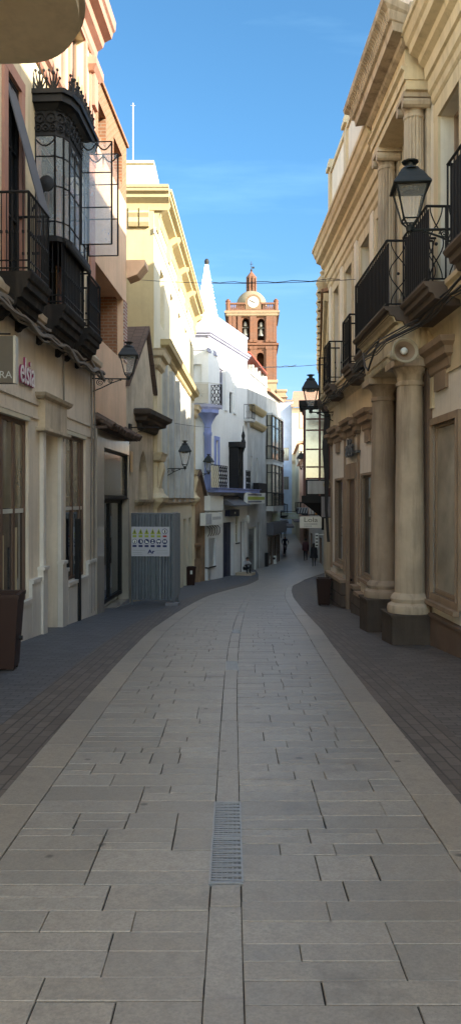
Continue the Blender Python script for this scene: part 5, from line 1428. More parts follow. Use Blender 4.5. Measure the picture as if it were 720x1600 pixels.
for a, c, z in ((.1, K0.sd(31.8), 10.0), (K0.sd(31.8) + .002, K0.sd(37), 14.3), (K0.sd(37) + .002, K0.sd(40), 13.2), (K0.sd(40) + .002, LH, 12.4)): b.mark(); b.box(a, c, -9, -3.4, 7.4, z); b.box(a - .1, c + .1, -9.2, -3.2, z + .001, z + .15)
b.build_each('shadow_attic', M['gplaster'], H)  # stepped masses added out of view; their tops shape the shadow edge
b = MB(); b.loft([(0, .35, 7.42), (0, -3.38, 8.2), (0, -3.38, 8.3), (0, .35, 7.52)], [(LH, .35, 7.42), (LH, -3.38, 8.2), (LH, -3.38, 8.3), (LH, .35, 7.52)]); b.build('roof', M['tile_clay'], H)
balcony(H, K0, .4, 1.6, .42, 4.42, 1.2, .34, 'balcg', net=True, ends='rail', step=.14)
window(H, K0, .55, 1.45, 4.45, 6.6, .01, 'glass_mid', 'woodlt', nx=2)
# bay
d0, d1 = 26.0, 27.7; s0, s1 = K0.sd(d0), K0.sd(d1); pr = .93
zb, zt, z1_ = 1.62, 4.55, 1.95
b = MB(); b.mark(); b.mark(); b.box(s0 - .05, s1 + .05, 0, pr + .05, zb - .25, zb); b.loft([(s0, 0, zb - .25), (s1, 0, zb - .25), (s1, pr, zb - .25), (s0, pr, zb - .25)], [(s0 + .2, 0, zb - .75), (s1 - .2, 0, zb - .75), (s1 - .2, .3, zb - .75), (s0 + .2, .3, zb - .75)])
t_ = MB(); t_.box(s0 - .05, s1 + .05, 0, pr + .06, zt, zt + .12); t_.box(s0 - .12, s1 + .12, 0, pr + .14, zt + .122, zt + .3)
b.mark(); b.box(s0 + .03, s1 - .03, 0, pr - .04, zb + .002, zb + .55)
b.marks = [b.marks[0], b.marks[2]]
bay, _b = b.build_each('timber_bay', M['black'], H); _b.name = 'bay_panelling'; _b.parent = bay; t_.build('bay_roof', M['black'], H, parent=bay)
b = MB()
for s in (s0, (s0 + s1) / 2 - .04, s1 - .09): b.box(s, s + .09, pr - .09, pr, zb + .002, zt - .002)
for n in (.02, pr * .36):
    b.box(s0, s0 + .07, n, n + .07, zb + .002, zt - .002)
for z in (zb + .56, zb + .95, zb + 1.55, zb + 2.2, zt - .35):
    b.box(s0 + .02, s0 + .06, .09, pr - .1, z, z + .05); b.box(s0 + .1, s1 - .1, pr - .07, pr - .03, z, z + .05)
b.build('frame', M['redwood'], H, parent=bay)
b = MB(); b.box(s0 + .035, s0 + .045, .03, pr - .05, zb + .56, zt - .01); b.box(s0 + .05, s1 - .05, pr - .055, pr - .045, zb + .56, zt - .01); b.build('glazing', M['glass_pale'], H, parent=bay)
b = MB(); b.box(s0 - .02, s0 + .028, .15, pr - .15, zb + .06, zb + .5); b.build('bay_panel', M['greywall'], H, parent=bay)

# ================================================================== street lamps on wall brackets
def lamp():
    nd = Node('street_lamp', 'big black lantern on the right bracket before the screened balconies', 'street lamp', loc=(0, 0, 0), group='black wall bracket lanterns')
    b = MB(); w0, w1 = .205, .10; zb, zt = .08, .58
    # four corner bars, feet and rings; x = 0 is the lantern axis, the wall is at x = -arm
    for q in range(4):
        t = PI / 4 + q * PI / 2; c, s = math.cos(t) * 1.414, math.sin(t) * 1.414
        b.tube([(w1 * c, w1 * s, zb), (w0 * c, w0 * s, zt)], .014, 5); b.tube([(w1 * c, w1 * s, zb), (.03 * c, .03 * s, -.03)], .014, 5)
        t2 = t + PI / 2; c2, s2 = math.cos(t2) * 1.414, math.sin(t2) * 1.414
        b.tube([(w1 * c, w1 * s, zb), (w1 * c2, w1 * s2, zb)], .013, 5); b.tube([(w0 * c, w0 * s, zt), (w0 * c2, w0 * s2, zt)], .013, 5)
    b.lathe(0, 0, [(.05, -.10), (.06, -.04), (.04, -.02), (.02, .02)], 8)
    b.build('lantern_frame', M['irongrey'], nd)
    b = MB()
    for q in range(4):
        t = PI / 4 + q * PI / 2; c, s = math.cos(t) * 1.38, math.sin(t) * 1.38; t2 = t + PI / 2; c2, s2 = math.cos(t2) * 1.38, math.sin(t2) * 1.38
        b.add([(w1 * c, w1 * s, zb), (w1 * c2, w1 * s2, zb), (w0 * c2, w0 * s2, zt), (w0 * c, w0 * s, zt)], [(0, 1, 2, 3)])
    b.build('lantern_glass', M['lampglass'], nd, fix=False)
    b = MB(); r2 = 1.414
    b.lathe(0, 0, [(.245 * r2, .575), (.255 * r2, .59), (.245 * r2, .62), (.205 * r2, .69), (.165 * r2, .78), (.11 * r2, .85), (.095 * r2, .88)], 4, PI / 4)
    b.lathe(0, 0, [(.135, .87), (.12, .90), (.055, .93), (.06, .975), (.11, .99), (.12, 1.01), (.02, 1.03)], 10)
    b.lathe(0, 0, [(.12, .52), (.12, .58), (.02, .58)], 10)
    b.build('lantern_roof', M['irongrey'], nd)
    b = MB(); arm = .92
    b.tube([(-arm, 0, -.08), (0, 0, -.08)], .022, 6); b.tube([(.0, 0, -.08), (.0, 0, -.16)], .02, 6, r2=.006)
    b.box(-arm - .03, -arm, -.05, .05, -.5, .06)
    b.tube([(-arm + .02, 0, -.46), (-arm * .75, 0, -.36), (-arm * .45, 0, -.20), (-arm * .2, 0, -.10)], .017, 6)
    for cx, cz, r0 in ((-arm * .78, -.20, .11), (-arm * .5, -.15, .07)):
        b.tube([(cx + r0 * (1 - j / 26) * math.cos(j * .55), 0, cz + r0 * (1 - j / 26) * math.sin(j * .55)) for j in range(24)], .011, 5)
    b.ball((-.2, 0, -.11), .03, 6, 4); b.ball((-arm, 0, .10), .05, 8, 5)
    b.build('wall_bracket', M['irongrey'], nd)
    return nd
Lp = lamp()
def place_lamp(px, py, d, rot, label=None, first=False, scale=None):
    """py is the level of the lantern's bottom ring"""
    p = pix(px, py, d)
    if first: Lp.e.location = p; Lp.e.rotation_euler = (0, 0, rot); return
    dup(Lp.e, p, rot, label, scale=scale)
place_lamp(640, 352, 9.3, PI - .08, first=True); Lp.e.scale = (.88, .88, .76)
place_lamp(201, 588, 17.3, .1, 'black lantern on a scrolled bracket at the edge of the pink house')
place_lamp(289, 729, 28.6, .05, 'black lantern on a bracket of the yellow house', scale=.95)
place_lamp(326, 738, 41.0, -.3, 'small black lantern hanging before the corner column of the white house', scale=.95)
place_lamp(485, 640, 21.2, PI - .1, 'black lantern beside the dark red timber bay', scale=.95)
place_lamp(470, 731, 45.0, PI + .1, 'distant black lantern hanging under the timber bay', scale=.95)

# ================================================================== horn speakers
def horn(px, py, d, yaw, label, sc=1.0, first=None):
    p = pix(px, py, d)
    if first: return dup(first.e, p, yaw, label, scale=sc)
    nd = Node('horn_speaker', label, 'loudspeaker', loc=p, rotz=yaw, group='horn loudspeakers on the right wall')
    b = MB(); pr = [(.05, -.30), (.06, -.2), (.08, -.12), (.13, -.05), (.20, 0), (.215, .015), (.20, .02), (.12, -.035), (.07, -.11), (.01, -.13)]
    b.lathe(0, 0, pr, 24, sx=1.0, sy=.85); b.v = [(x, -z, y) for x, y, z in b.v]; b.build('horn_bell', M['horn'], nd, smooth=True)
    b = MB(); b.lathe(0, 0, [(.075, -.42), (.08, -.40), (.08, -.31), (.05, -.30)], 14); b.v = [(x, -z, y) for x, y, z in b.v]; b.tube([(0, .36, .0), (0.03, .36, .2), (.3, .36, .22)], .02); b.build('driver', M['horn'], nd)
    b = MB(); b.lathe(0, 0, [(.185, .004), (.125, -.022), (.076, -.09), (.02, -.11)], 24, sy=.85); b.v = [(x, -z, y) for x, y, z in b.v]; b.f = b.f[:-2]; b.build('horn_throat', M['gstone'], nd, smooth=True, fix=False)
    b = MB(); b.ball((0, .03, 0), .055, 10, 6); b.build('horn_centre', M['sign_white'], nd)
    return nd
h1 = horn(632, 548, 11.22, .25, 'beige horn speaker above the near porch column', 1)
horn(511, 757, 21.9, .1, 'small horn speaker at the dark corner pipe below the bay', .62, h1)

# ================================================================== signs on the right
def frontal(px0, px1, d): return Fac(((px0 - HX) * d / FPX, d), ((px1 - HX) * d / FPX, d), 'L')
d = 38.0; f = frontal(468, 502, d)
n = Node('hanging_sign', 'white hanging shop sign reading Lola over the right pavement', 'sign', f); L = f.len
z0, z1 = f.z(470, 825), f.z(470, 807); h = z1 - z0
b = MB(); b.box(0, L, -.14, 0, z0, z1); b.build('sign_box', M['sign_white'], n)
text('Lola', 'letters', plain('olive_ink', (.12, .13, .08), .6), n, f, L * .5, .001, z0 + h * .52, h * .58, .003, sx=1.25)
b = MB(); rr = random.Random(4)
for zz, k in ((.30, 9), (.12, 6)):
    x = L * .2
    for i in range(k): wd = rr.uniform(.03, .085); b.box(x, x + wd, .001, .004, z0 + h * zz, z0 + h * (zz + .09)); x += wd + .02
b.build('small_print', M['faint'], n)
b = MB(); b.box(L, L + .35, -.1, -.04, z1 - .1, z1 - .05); b.box(L, L + .12, -.13, -.01, z0 - .1, z1 + .25); b.tube([(L * .1, -.07, z1 + .08), (L + .3, -.07, z1 + .08)], .03); b.build('sign_bracket', M['iron'], n)
d = 33.0; f = frontal(491, 501, d); n = Node('hanging_sign', 'small orange hanging sign box above the Lola sign', 'sign', f); z0, z1 = f.z(492, 804), f.z(492, 790)
b = MB(); b.box(.03, f.len, -.14, 0, z0, z1); b.build('sign_box', M['orange'], n)
b = MB(); b.tube([(-.3, -.07, z1 + .08), (f.len + .5, -.07, z1 + .08)], .02); b.tube([(-.02, -.07, z0 - .05), (.0, -.07, z1 + .08)], .018); b.tube([(.06, -.07, z1), (.06, -.07, z1 + .08)], .01); b.build('sign_bracket', M['iron'], n)
d = 24.2; f = frontal(503, 518, d); n = Node('wall_cabinet', 'grey metal cabinet hung at the corner below the horn speaker', 'cabinet', f); z0, z1 = f.z(510, 808), f.z(510, 776)
b = MB(); b.box(0, f.len, -.25, 0, z0, z1); b.build('casing', M['greybox'], n)
b = MB(); b.box(.03, f.len - .03, .001, .012, z0 + .04, z1 - .04); b.build('cabinet_door', M['greybox'], n)
f = frontal(440, 466, 66); n = Node('hanging_sign', 'pale green banner sign across the far street', 'sign', f); z0, z1 = f.z(450, 811), f.z(450, 801)
b = MB(); b.box(0, f.len, -.1, 0, z0, z1); b.build('board', M['greenboard'], n)
b = MB(); [b.box(.2 + i * .14, .28 + i * .14, .001, .01, z0 + .2, z0 + .36) for i in range(7)]; b.build('faded_lettering', M['faint'], n)
b = MB(); b.tube([(-.6, -.05, z1 + .1), (f.len + .4, -.05, z1 + .1)], .03); b.build('sign_bracket', M['iron'], n)
f = frontal(463, 481, 60); n = Node('hanging_sign', 'grey sign with slanted stripes left of the Lola sign', 'sign', f); z0, z1 = f.z(470, 803), f.z(470, 793)
b = MB(); b.box(0, f.len, -.1, 0, z0, z1); b.build('board', M['ink'], n)
b = MB(); [b.pxz([(.1 + i * .2, z0 + .06), (.2 + i * .2, z0 + .06), (.3 + i * .2, z1 - .06), (.2 + i * .2, z1 - .06)], .001, .012) for i in range(4)]; b.box(0, f.len, .001, .02, z1 - .05, z1); b.build('stripes', M['faint'], n)
f = frontal(492, 497, 50); n = Node('shop_sign', 'narrow white vertical sign with dark marks beside the walkers', 'sign', f); z0, z1 = f.z(493, 855), f.z(493, 833)
b = MB(); b.box(0, f.len, -.1, 0, z0, z1); b.tube([(f.len, -.05, z1 - .1), (f.len + .4, -.05, z1 - .1)], .03); b.build('board', M['sign_white'], n)
b = MB(); [b.box(.03, f.len - .03, .001, .01, z0 + .08 + i * .21, z0 + .16 + i * .21) for i in range(4)]; b.build('marks', M['ink'], n)
f = frontal(430, 438, 80); n = Node('hanging_sign', 'dark red round sign over the far left pavement', 'sign', f)
b = MB(); c = (f.len / 2, f.z(434, 823)); b.pxz([(c[0] + .28 * math.cos(i * PI / 8), c[1] + .28 * math.sin(i * PI / 8)) for i in range(16)], -.1, 0); b.tube([(-.6, -.05, c[1]), (c[0] - .27, -.05, c[1])], .02); b.build('disc', M['redwood'], n)

# ================================================================== bins and planters
def bin_():
    nd = Node('litter_bin', 'tall brown tapered metal bin at the left edge', 'bin', loc=(0, 0, 0), group='brown tapered street bins')
    b = MB()
    b.loft([(-.17, -.17, .03), (.17, -.17, .03), (.17, .17, .03), (-.17, .17, .03)], [(-.22, -.22, .80), (.22, -.22, .80), (.22, .22, .80), (-.22, .22, .80)]); b.build('bin_body', M['bin'], nd)
    b = MB(); 
    for a in ((-.235, .235, -.235, -.19), (-.235, .235, .19, .235), (-.235, -.19, -.189, .189), (.19, .235, -.189, .189)): b.box(*a, .802, .845)
    b.build('bin_rim', M['bin'], nd)
    b = MB(); [b.box(x - .03, x + .03, y - .03, y + .03, -.05, .03) for x in (-.13, .13) for y in (-.13, .13)]; b.tube([(.20, 0, .34), (.235, 0, .34)], .025, 8); b.build('bin_feet', M['iron'], nd)
    return nd
Bn = bin_()
def gpt(px, d): x = (px - HX) * d / FPX; return (x, d, gz(d))
Bn.e.location = gpt(2, 9.35); Bn.e.scale = (1.1,) * 3; Bn.e.rotation_euler = (0, 0, .1)
dup(Bn.e, gpt(505, 20.6), -.05, 'brown tapered bin against the right hand corner', scale=.86)
dup(Bn.e, gpt(297, 36.4), .3, 'brown bin with pale sticker by the stone gable', scale=1.05)
st = MB(); st.box(.02, .12, -.245, -.225, .55, .72)
k_ = Node('bin_sticker', 'pale paper sticker stuck on the bin by the stone gable', 'sticker', loc=gpt(297, 36.3)); st.build('sheet', M['sign_white'], k_)
def planter(px, d, w, h, label, mat='black', plant=False):
    nd = Node('planter_box', label, 'planter', loc=gpt(px, d)); b = MB()
    b.box(-w / 2, w / 2, -w / 2, w / 2, -.05, h); b.build('box_body', M[mat], nd)
    b = MB(); b.box(-w / 2 - .03, w / 2 + .03, -w / 2 - .03, w / 2 + .03, h + .001, h + .05); b.build('box_rim', M[mat], nd)
    return nd
planter(414, 55.0, .42, .95, 'dark square planter box by the weathered house door')
planter(430, 64.5, .55, 1.0, 'dark square box farther along the left wall')
n = Node('pavement_sign', 'small white box with a dark emblem on the left pavement', 'sign', loc=gpt(428, 58.2)); b = MB(); b.box(-.16, .16, -.1, .1, .0, .62); b.build('board', M['sign_white'], n); b = MB(); b.ball((0, -.1, .42), .09, 8, 5); b.build('emblem', M['ink'], n)

# ================================================================== site fence and its safety board
d = 20.4; x0, x1 = (205 - HX) * d / FPX, (271 - HX) * d / FPX
FF = Fac((x0, d + .12), (x1, d), 'L'); FF2 = Fac((x1, d), (x1 + .02, d + 2.0), 'L')
n = Node('site_fence', 'grey corrugated metal site fence boxing in the pavement', 'fence', FF)
zg = gz(d); zb, zt = zg + .14, zg + 2.42
def corr(f, L, name):
    b = MB(); k = int(L / .014); vs = []
    for i in range(k + 1):
        s = L * i / k; ph = (s / .078) % 1.0
        y = .034 * max(-1, min(1, 1.8 * math.sin(2 * PI * ph)))
        vs += [(s, y, zb), (s, y, zt)]
    b.add(vs, [(2 * i, 2 * i + 2, 2 * i + 3, 2 * i + 1) for i in range(k)])
    return b.build(name, M['steel'], n, f, fix=False)
corr(FF, FF.len, 'front_panel'); corr(FF2, 2.0, 'side_panel')
b = MB()
for s in (0, FF.len): b.tube([(s, -.04, zg), (s, -.04, zt + .03)], .025)
b.tube([(0, -.04, zt + .02), (FF.len, -.04, zt + .02)], .022); b.tube([(0, -.04, zb), (FF.len, -.04, zb)], .022); b.build('fence_frame', M['steel'], n)
b = MB(); b.tube([(0, -.05, zt + .02), (2, -.05, zt + .02)], .022); b.tube([(0, -.05, zb), (2, -.05, zb)], .022); b.tube([(2, -.05, zg - .2), (2, -.05, zt)], .025); b.build('side_frame', M['steel'], n, FF2)
b = MB(); b.box(FF.len - .2, FF.len + .15, -.12, .12, zg - .1, zg + .07); b.build('fence_foot', M['greybox'], n)
sb = Node('safety_board', 'white safety board with warning symbols on the corrugated fence', 'sign', FF)
a0, a1 = FF.s(206), FF.s(265.5); z0, z1 = FF.z(236, 869), FF.z(236, 823); W_, h = a1 - a0, z1 - z0
b = MB(); b.box(a0, a1, .028, .036, z0, z1); b.build('board', M['site_board'], sb)
ye, nv, rd, wh, ik, fg = MB(), MB(), MB(), MB(), MB(), MB()
def circ(mb, cx, cz, r, y0, y1, seg=16): mb.pxz([(cx + r * math.cos(2 * PI * i / seg), cz + r * math.sin(2 * PI * i / seg)) for i in range(seg)], y0, y1)
X_ = lambda u: a0 + W_ * u
Z_ = lambda v: z1 - h * v
for i in range(6):
    cx = X_(.085 + .158 * i); t = .062 * W_
    if i < 5:
        ye.pxz([(cx - t, Z_(.255)), (cx + t, Z_(.255)), (cx, Z_(.06))], .036, .040); ye.box(cx - t * .8, cx + t * .8, .036, .040, Z_(.36), Z_(.285))
        ik.box(cx - t * .15, cx + t * .15, .040, .043, Z_(.22), Z_(.13))
    else:
        circ(nv, cx, Z_(.155), t * 1.15, .036, .040); circ(wh, cx, Z_(.155), t * .9, .040, .042); ik.box(cx - t * .2, cx + t * .35, .042, .045, Z_(.21), Z_(.11)); rd.box(cx - t * .8, cx + t * .8, .036, .040, Z_(.35), Z_(.29))
    circ(nv, cx, Z_(.50), t * 1.05, .036, .040); nv.box(cx - t * .85, cx + t * .85, .036, .040, Z_(.69), Z_(.62))
    if i == 0: circ(wh, cx, Z_(.50), t * .85, .040, .042); ik.pxz([(cx - t * .3, Z_(.54)), (cx, Z_(.5)), (cx - t * .1, Z_(.45)), (cx + t * .4, Z_(.5)), (cx + t * .1, Z_(.56))], .042, .045)
    elif i == 1: wh.box(cx - t * .1, cx + t * .4, .040, .042, Z_(.54), Z_(.44)); wh.box(cx + .4 * t, cx + t * .6, .040, .042, Z_(.54), Z_(.49))
    elif i == 2: wh.pxz([(cx - t * .5, Z_(.55)), (cx + t * .7, Z_(.55)), (cx + t * .6, Z_(.51)), (cx, Z_(.48)), (cx - t * .5, Z_(.45))], .040, .042)
    elif i == 3: circ(wh, cx, Z_(.47), t * .35, .040, .042, 10); wh.box(cx - t * .45, cx + t * .45, .040, .042, Z_(.56), Z_(.52))
    elif i == 4: wh.box(cx - t * .7, cx + t * .7, .040, .042, Z_(.52), Z_(.46)); wh.box(cx - t * .2, cx + t * .2, .040, .042, Z_(.57), Z_(.54))
    else: wh.box(cx - t * .6, cx - t * .1, .040, .042, Z_(.53), Z_(.46)); wh.box(cx + t * .1, cx + t * .6, .040, .042, Z_(.53), Z_(.46))
for (u0, u1, v0, v1) in ((.04, .36, .79, .81), (.04, .28, .87, .89), (.04, .30, .93, .945), (.62, .95, .80, .815), (.66, .95, .88, .895), (.42, .56, .935, .95)): fg.box(X_(u0), X_(u1), .036, .038, Z_(v1), Z_(v0))
ye.build('yellow_warnings', M['lime'], sb); nv.build('blue_symbols', M['navyink'], sb); rd.build('red_label', M['redink'], sb); wh.build('white_pictograms', M['sign_white'], sb); ik.build('black_pictograms', M['ink'], sb); fg.build('small_print', M['faint'], sb)
text('Ar', 'logo', M['navyink'], sb, FF, X_(.52), .036, Z_(.90), .14, .003, bold=.006, sx=1.2)

# ================================================================== overhead wires
def wire(name, label, a, c, sag, r, bundle=None):
    a, c = Vector(a), Vector(c); nd = Node(name, label, 'cable', loc=a); b = MB(); k = 30
    P = [(a + (c - a) * (i / k)) - a - Vector((0, 0, sag * 4 * (i / k) * (1 - i / k))) for i in range(k + 1)]
    b.tube(P, r, 5)
    if bundle:
        i0, i1 = bundle; Q = [p + Vector((0, 0, .03 + .02 * math.sin(i * 1.7))) for i, p in enumerate(P)][i0:i1]; b.tube(Q, r * 1.2, 5)
    b.build('wire', M['cable'], nd)
wire('overhead_cable', 'thin dark cable strung from the yellow cornice across to the right wall', pix(205, 436, 24.5), pix(563, 436, 17.6), .12, .008, (12, 29))
wire('overhead_cable', 'short dark cable low in the sky right of the brick tower', pix(392, 574, 49), pix(508, 569, 23), .05, .010, (8, 24))
wire('overhead_cable', 'faint cable crossing the white house below its cornice', pix(240, 655, 25.5), pix(330, 668, 42), .05, .010)

# ================================================================== people
def body(name, pts, edges, mats, matf, nd):
    """pts: {joint: (x,y,z,radius)}; one continuous skinned surface"""
    keys = list(pts); idx = {k: i for i, k in enumerate(keys)}
    me = bpy.data.meshes.new(name); me.from_pydata([pts[k][:3] for k in keys], [(idx[a], idx[c]) for a, c in edges], [])
    o = bpy.data.objects.new(name, me); COL.objects.link(o)
    md = o.modifiers.new('Skin', 'SKIN'); md.use_smooth_shade = True
    for i, k in enumerate(keys): me.skin_vertices[0].data[i].radius = (pts[k][3], pts[k][4] if len(pts[k]) > 4 else pts[k][3]); me.skin_vertices[0].data[i].use_root = (k == 'pelvis')
    o.modifiers.new('Sub', 'SUBSURF').levels = 2
    bpy.context.view_layer.update()
    dg = bpy.context.evaluated_depsgraph_get(); nm = bpy.data.meshes.new_from_object(o.evaluated_get(dg)); nm.name = name
    bpy.data.objects.remove(o)
    nm.materials.clear()
    for m in mats: nm.materials.append(M[m])
    for p in nm.polygons: p.material_index = matf(p.center); p.use_smooth = True
    o = bpy.data.objects.new(name, nm); COL.objects.link(o); o.parent = nd.e
    return o
def std(h=1.7, stride=.0, arm=.0, dx=0, coat=1.0, bend=0):
    k = h / 1.7
    P = {'pelvis': (0, 0, .93, .13 * coat, .11), 'waist': (0, 0, 1.10, .125 * coat, .10), 'chest': (0, bend * .3, 1.30, .155 * coat, .11), 'neck': (0, bend * .5, 1.46, .055), 'headb': (0, bend * .6 - .01, 1.55, .08, .085), 'headt': (0, bend * .6, 1.64, .075, .085)}
    for s, n in ((-1, 'l'), (1, 'r')):
        P.update({n + 'hip': (s * .085, 0, .88, .095), n + 'knee': (s * .09, -.02 + stride * s * .5, .50, .062), n + 'ank': (s * .09, .02 + stride * s, .09, .042), n + 'toe': (s * .10, -.12 + stride * s, .035, .035),
                  n + 'sho': (s * .17, bend * .4, 1.41, .06), n + 'elb': (s * .215, .02 - arm * s * .4, 1.13, .045), n + 'wri': (s * .22, -.04 - arm * s, .90, .032), n + 'han': (s * .22, -.06 - arm * s, .82, .035)})
    P = {a: (v[0] * k, v[1] * k, v[2] * k, *[q * k for q in v[3:]]) for a, v in P.items()}
    E_ = [('pelvis', 'waist'), ('waist', 'chest'), ('chest', 'neck'), ('neck', 'headb'), ('headb', 'headt')]
    for n in 'lr': E_ += [('pelvis', n + 'hip'), (n + 'hip', n + 'knee'), (n + 'knee', n + 'ank'), (n + 'ank', n + 'toe'), ('chest', n + 'sho'), (n + 'sho', n + 'elb'), (n + 'elb', n + 'wri'), (n + 'wri', n + 'han')]
    return P, E_
def head_bits(nd, c, face=-1, hair='hair', long=0.0, k=1.0):
    b = MB(); b.ball((c[0], c[1] + .012 * -face, c[2] + .03), .098 * k, 12, 8, 1.12)
    if long: b.lathe(c[0], c[1] - face * .05, [(.02, c[2] - long), (.085, c[2] - long + .04), (.10, c[2] - .05), (.08, c[2] + .03)], 10)
    # leave the face free
    b.v = [(x, y if (y - c[1]) * face < .02 else c[1] + face * .02, z) for x, y, z in b.v]
    b.build('hair', M[hair], nd)
    b = MB()
    for s in (-1, 1): b.ball((c[0] + s * .032, c[1] + face * .082, c[2] + .005), .012, 6, 4)
    b.build('eyes', M['ink'], nd)
    b = MB(); b.lathe(c[0], c[1] + face * .088, [(.018, c[2] - .045), (.016, c[2] - .03), (.006, c[2] + .005)], 6); b.box(c[0] - .025, c[0] + .025, c[1] + face * .082 - .006, c[1] + face * .082 + .006, c[2] - .072, c[2] - .064)
    [b.ball((c[0] + s * .088, c[1], c[2] - .01), .022, 6, 4) for s in (-1, 1)]; b.build('face_features', M['skin'], nd)
def person(label, loc, rotz, P, E_, mats, matf, **kw):
    nd = Node('person', label, 'person', loc=loc, rotz=rotz)
    body('figure', P, E_, mats, matf, nd)
    c = P['headb']; c2 = P['headt']; head_bits(nd, ((c[0] + c2[0]) / 2, (c[1] + c2[1]) / 2, (c[2] + c2[2]) / 2), **kw)
    return nd
# walkers seen from behind (they face away: rotated half a turn)
P, E_ = std(1.66, .10, .12, coat=1.05)
nd = person('woman in short black coat walking away on the right', gpt(490, 55.2), PI, P, E_, ['darkcloth', 'hair', 'skin'], lambda c: 2 if c.z > 1.42 else 0, long=.22)
b = MB(); b.lathe(0, 0, [(.29, .62), (.27, .8), (.20, 1.05), (.21, 1.25), (.17, 1.40), (.07, 1.46)], 14, sy=.72); b.build('coat', M['darkcloth'], nd, smooth=True)
P, E_ = std(1.78, .08, .10, coat=1.15)
nd = person('person in dark maroon jacket walking away beside the Lola sign', gpt(477, 62.0), PI, P, E_, ['maroon', 'darkcloth', 'skin'], lambda c: 2 if c.z > 1.52 else (0 if c.z > .86 else 1))
b = MB(); b.lathe(0, 0, [(.25, .82), (.26, 1.0), (.27, 1.25), (.24, 1.42), (.10, 1.52)], 14, sy=.7); b.build('jacket', M['maroon'], nd, smooth=True)
for s in (-1, 1):
    pass
# cyclist, coming towards the camera
loc = gpt(445, 70.0)
bk = Node('bicycle', 'dark bicycle ridden towards the camera', 'bicycle', loc=loc)
def torus_(mb, cy, cz, r, t): mb.tube([(0, cy + r * math.cos(a), cz + r * math.sin(a)) for a in [2 * PI * i / 24 for i in range(24)]], t, 6, close=True)
for cy in (-.52, .52):
    b = MB(); torus_(b, cy, .34, .32, .024); wh_ = b.build('wheel', M['black'], bk)
    b = MB(); torus_(b, cy, .34, .295, .012)
    for i in range(12): a = 2 * PI * i / 12; b.tube([(0, cy, .34), (0, cy + .29 * math.cos(a), .34 + .29 * math.sin(a))], .003, 3)
    b.build('rim', M['grate'], bk, parent=wh_)
b = MB(); Z3 = Vector
for a, c in (((0, .52, .34), (0, .10, .30)), ((0, .10, .30), (0, .22, .82)), ((0, .22, .78), (0, -.36, .82)), ((0, -.34, .74), (0, .10, .30)), ((0, .52, .34), (0, .2, .76)), ((0, -.33, .70), (0, -.38, .98)), ((0, -.34, .74), (0, -.52, .34))): b.tube([a, c], .018, 6)
b.build('frame', M['navy'], bk)
b = MB(); b.tube([(-.28, -.30, 1.02), (-.12, -.42, .99), (.12, -.42, .99), (.28, -.30, 1.02)], .014, 6); b.build('handlebar', M['iron'], bk)
b = MB(); b.lathe(0, .24, [(.03, .84), (.09, .87), (.08, .91), (.02, .92)], 10, sy=1.6); b.build('saddle', M['black'], bk)
b = MB(); b.tube([(0, .1, .30), (.0, .1, .14)], .012); b.tube([(0, .1, .30), (0, .1, .46)], .012); b.box(-.16, -.05, .06, .14, .10, .14); b.box(.05, .16, .06, .14, .46, .50); b.build('pedals', M['iron'], bk)
P = {'pelvis': (0, .24, .99, .13, .12), 'waist': (0, .17, 1.15, .12, .10), 'chest': (0, .02, 1.36, .15, .11), 'neck': (0, -.06, 1.50, .055), 'headb': (0, -.11, 1.58, .08), 'headt': (0, -.11, 1.67, .075),
     'lhip': (-.09, .20, .96, .09), 'lknee': (-.12, -.18, .68, .06), 'lank': (-.11, .10, .24, .042), 'ltoe': (-.11, -.03, .16, .035), 'rhip': (.09, .20, .96, .09), 'rknee': (.13, -.20, .92, .06), 'rank': (.11, .08, .58, .042), 'rtoe': (.11, -.04, .53, .035),
     'lsho': (-.17, .0, 1.44, .06), 'lelb': (-.30, -.10, 1.22, .045), 'lwri': (-.27, -.28, 1.06, .032), 'lhan': (-.25, -.33, 1.03, .035), 'rsho': (.17, .0, 1.44, .06), 'relb': (.30, -.10, 1.22, .045), 'rwri': (.27, -.28, 1.06, .032), 'rhan': (.25, -.33, 1.03, .035)}
nd = person('cyclist in dark navy top and pale cap', loc, 0, P, E_, ['bluecloth', 'denim', 'skin'], lambda c: 2 if c.z > 1.5 or (abs(c.x) > .2 and c.z < 1.1) else (0 if c.z > 1.02 else 1), hair='whitecloth')
# seated person on the doorstep of the white house
c = pix(380, 893, 46.2); zg = gz(46.2)
P = {'pelvis': (0, 0, .30, .14, .12), 'waist': (0, -.06, .44, .13, .11), 'chest': (0, -.16, .62, .15, .11), 'neck': (0, -.22, .74, .055), 'headb': (0, -.27, .82, .08), 'headt': (0, -.28, .90, .075)}
for s, n in ((-1, 'l'), (1, 'r')):
    P.update({n + 'hip': (s * .10, -.05, .27, .09), n + 'knee': (s * .13, -.42, .50, .06), n + 'ank': (s * .11, -.36, .09, .042), n + 'toe': (s * .11, -.50, .035, .035), n + 'sho': (s * .17, -.16, .71, .06), n + 'elb': (s * .24, -.30, .50, .045), n + 'wri': (s * .10, -.46, .56, .032), n + 'han': (s * .05, -.50, .58, .035)})
nd = person('person in pale top crouched on the doorstep by the navy door', (c.x + .1, 46.0, zg + .12), .55, P, E_, ['whitecloth', 'darkcloth', 'skin'], lambda c: 2 if c.z > .76 else (0 if c.z > .40 and c.y > -.34 else 1))
b = MB(); b.box(-.5, .5, -.35, .5, -.4, .165); st_ = Node('door_step', 'low stone step under the seated person', 'step', loc=(c.x + .1, 46.0, zg), rotz=-.3); b.build('step_block', M['stone_old'], st_)
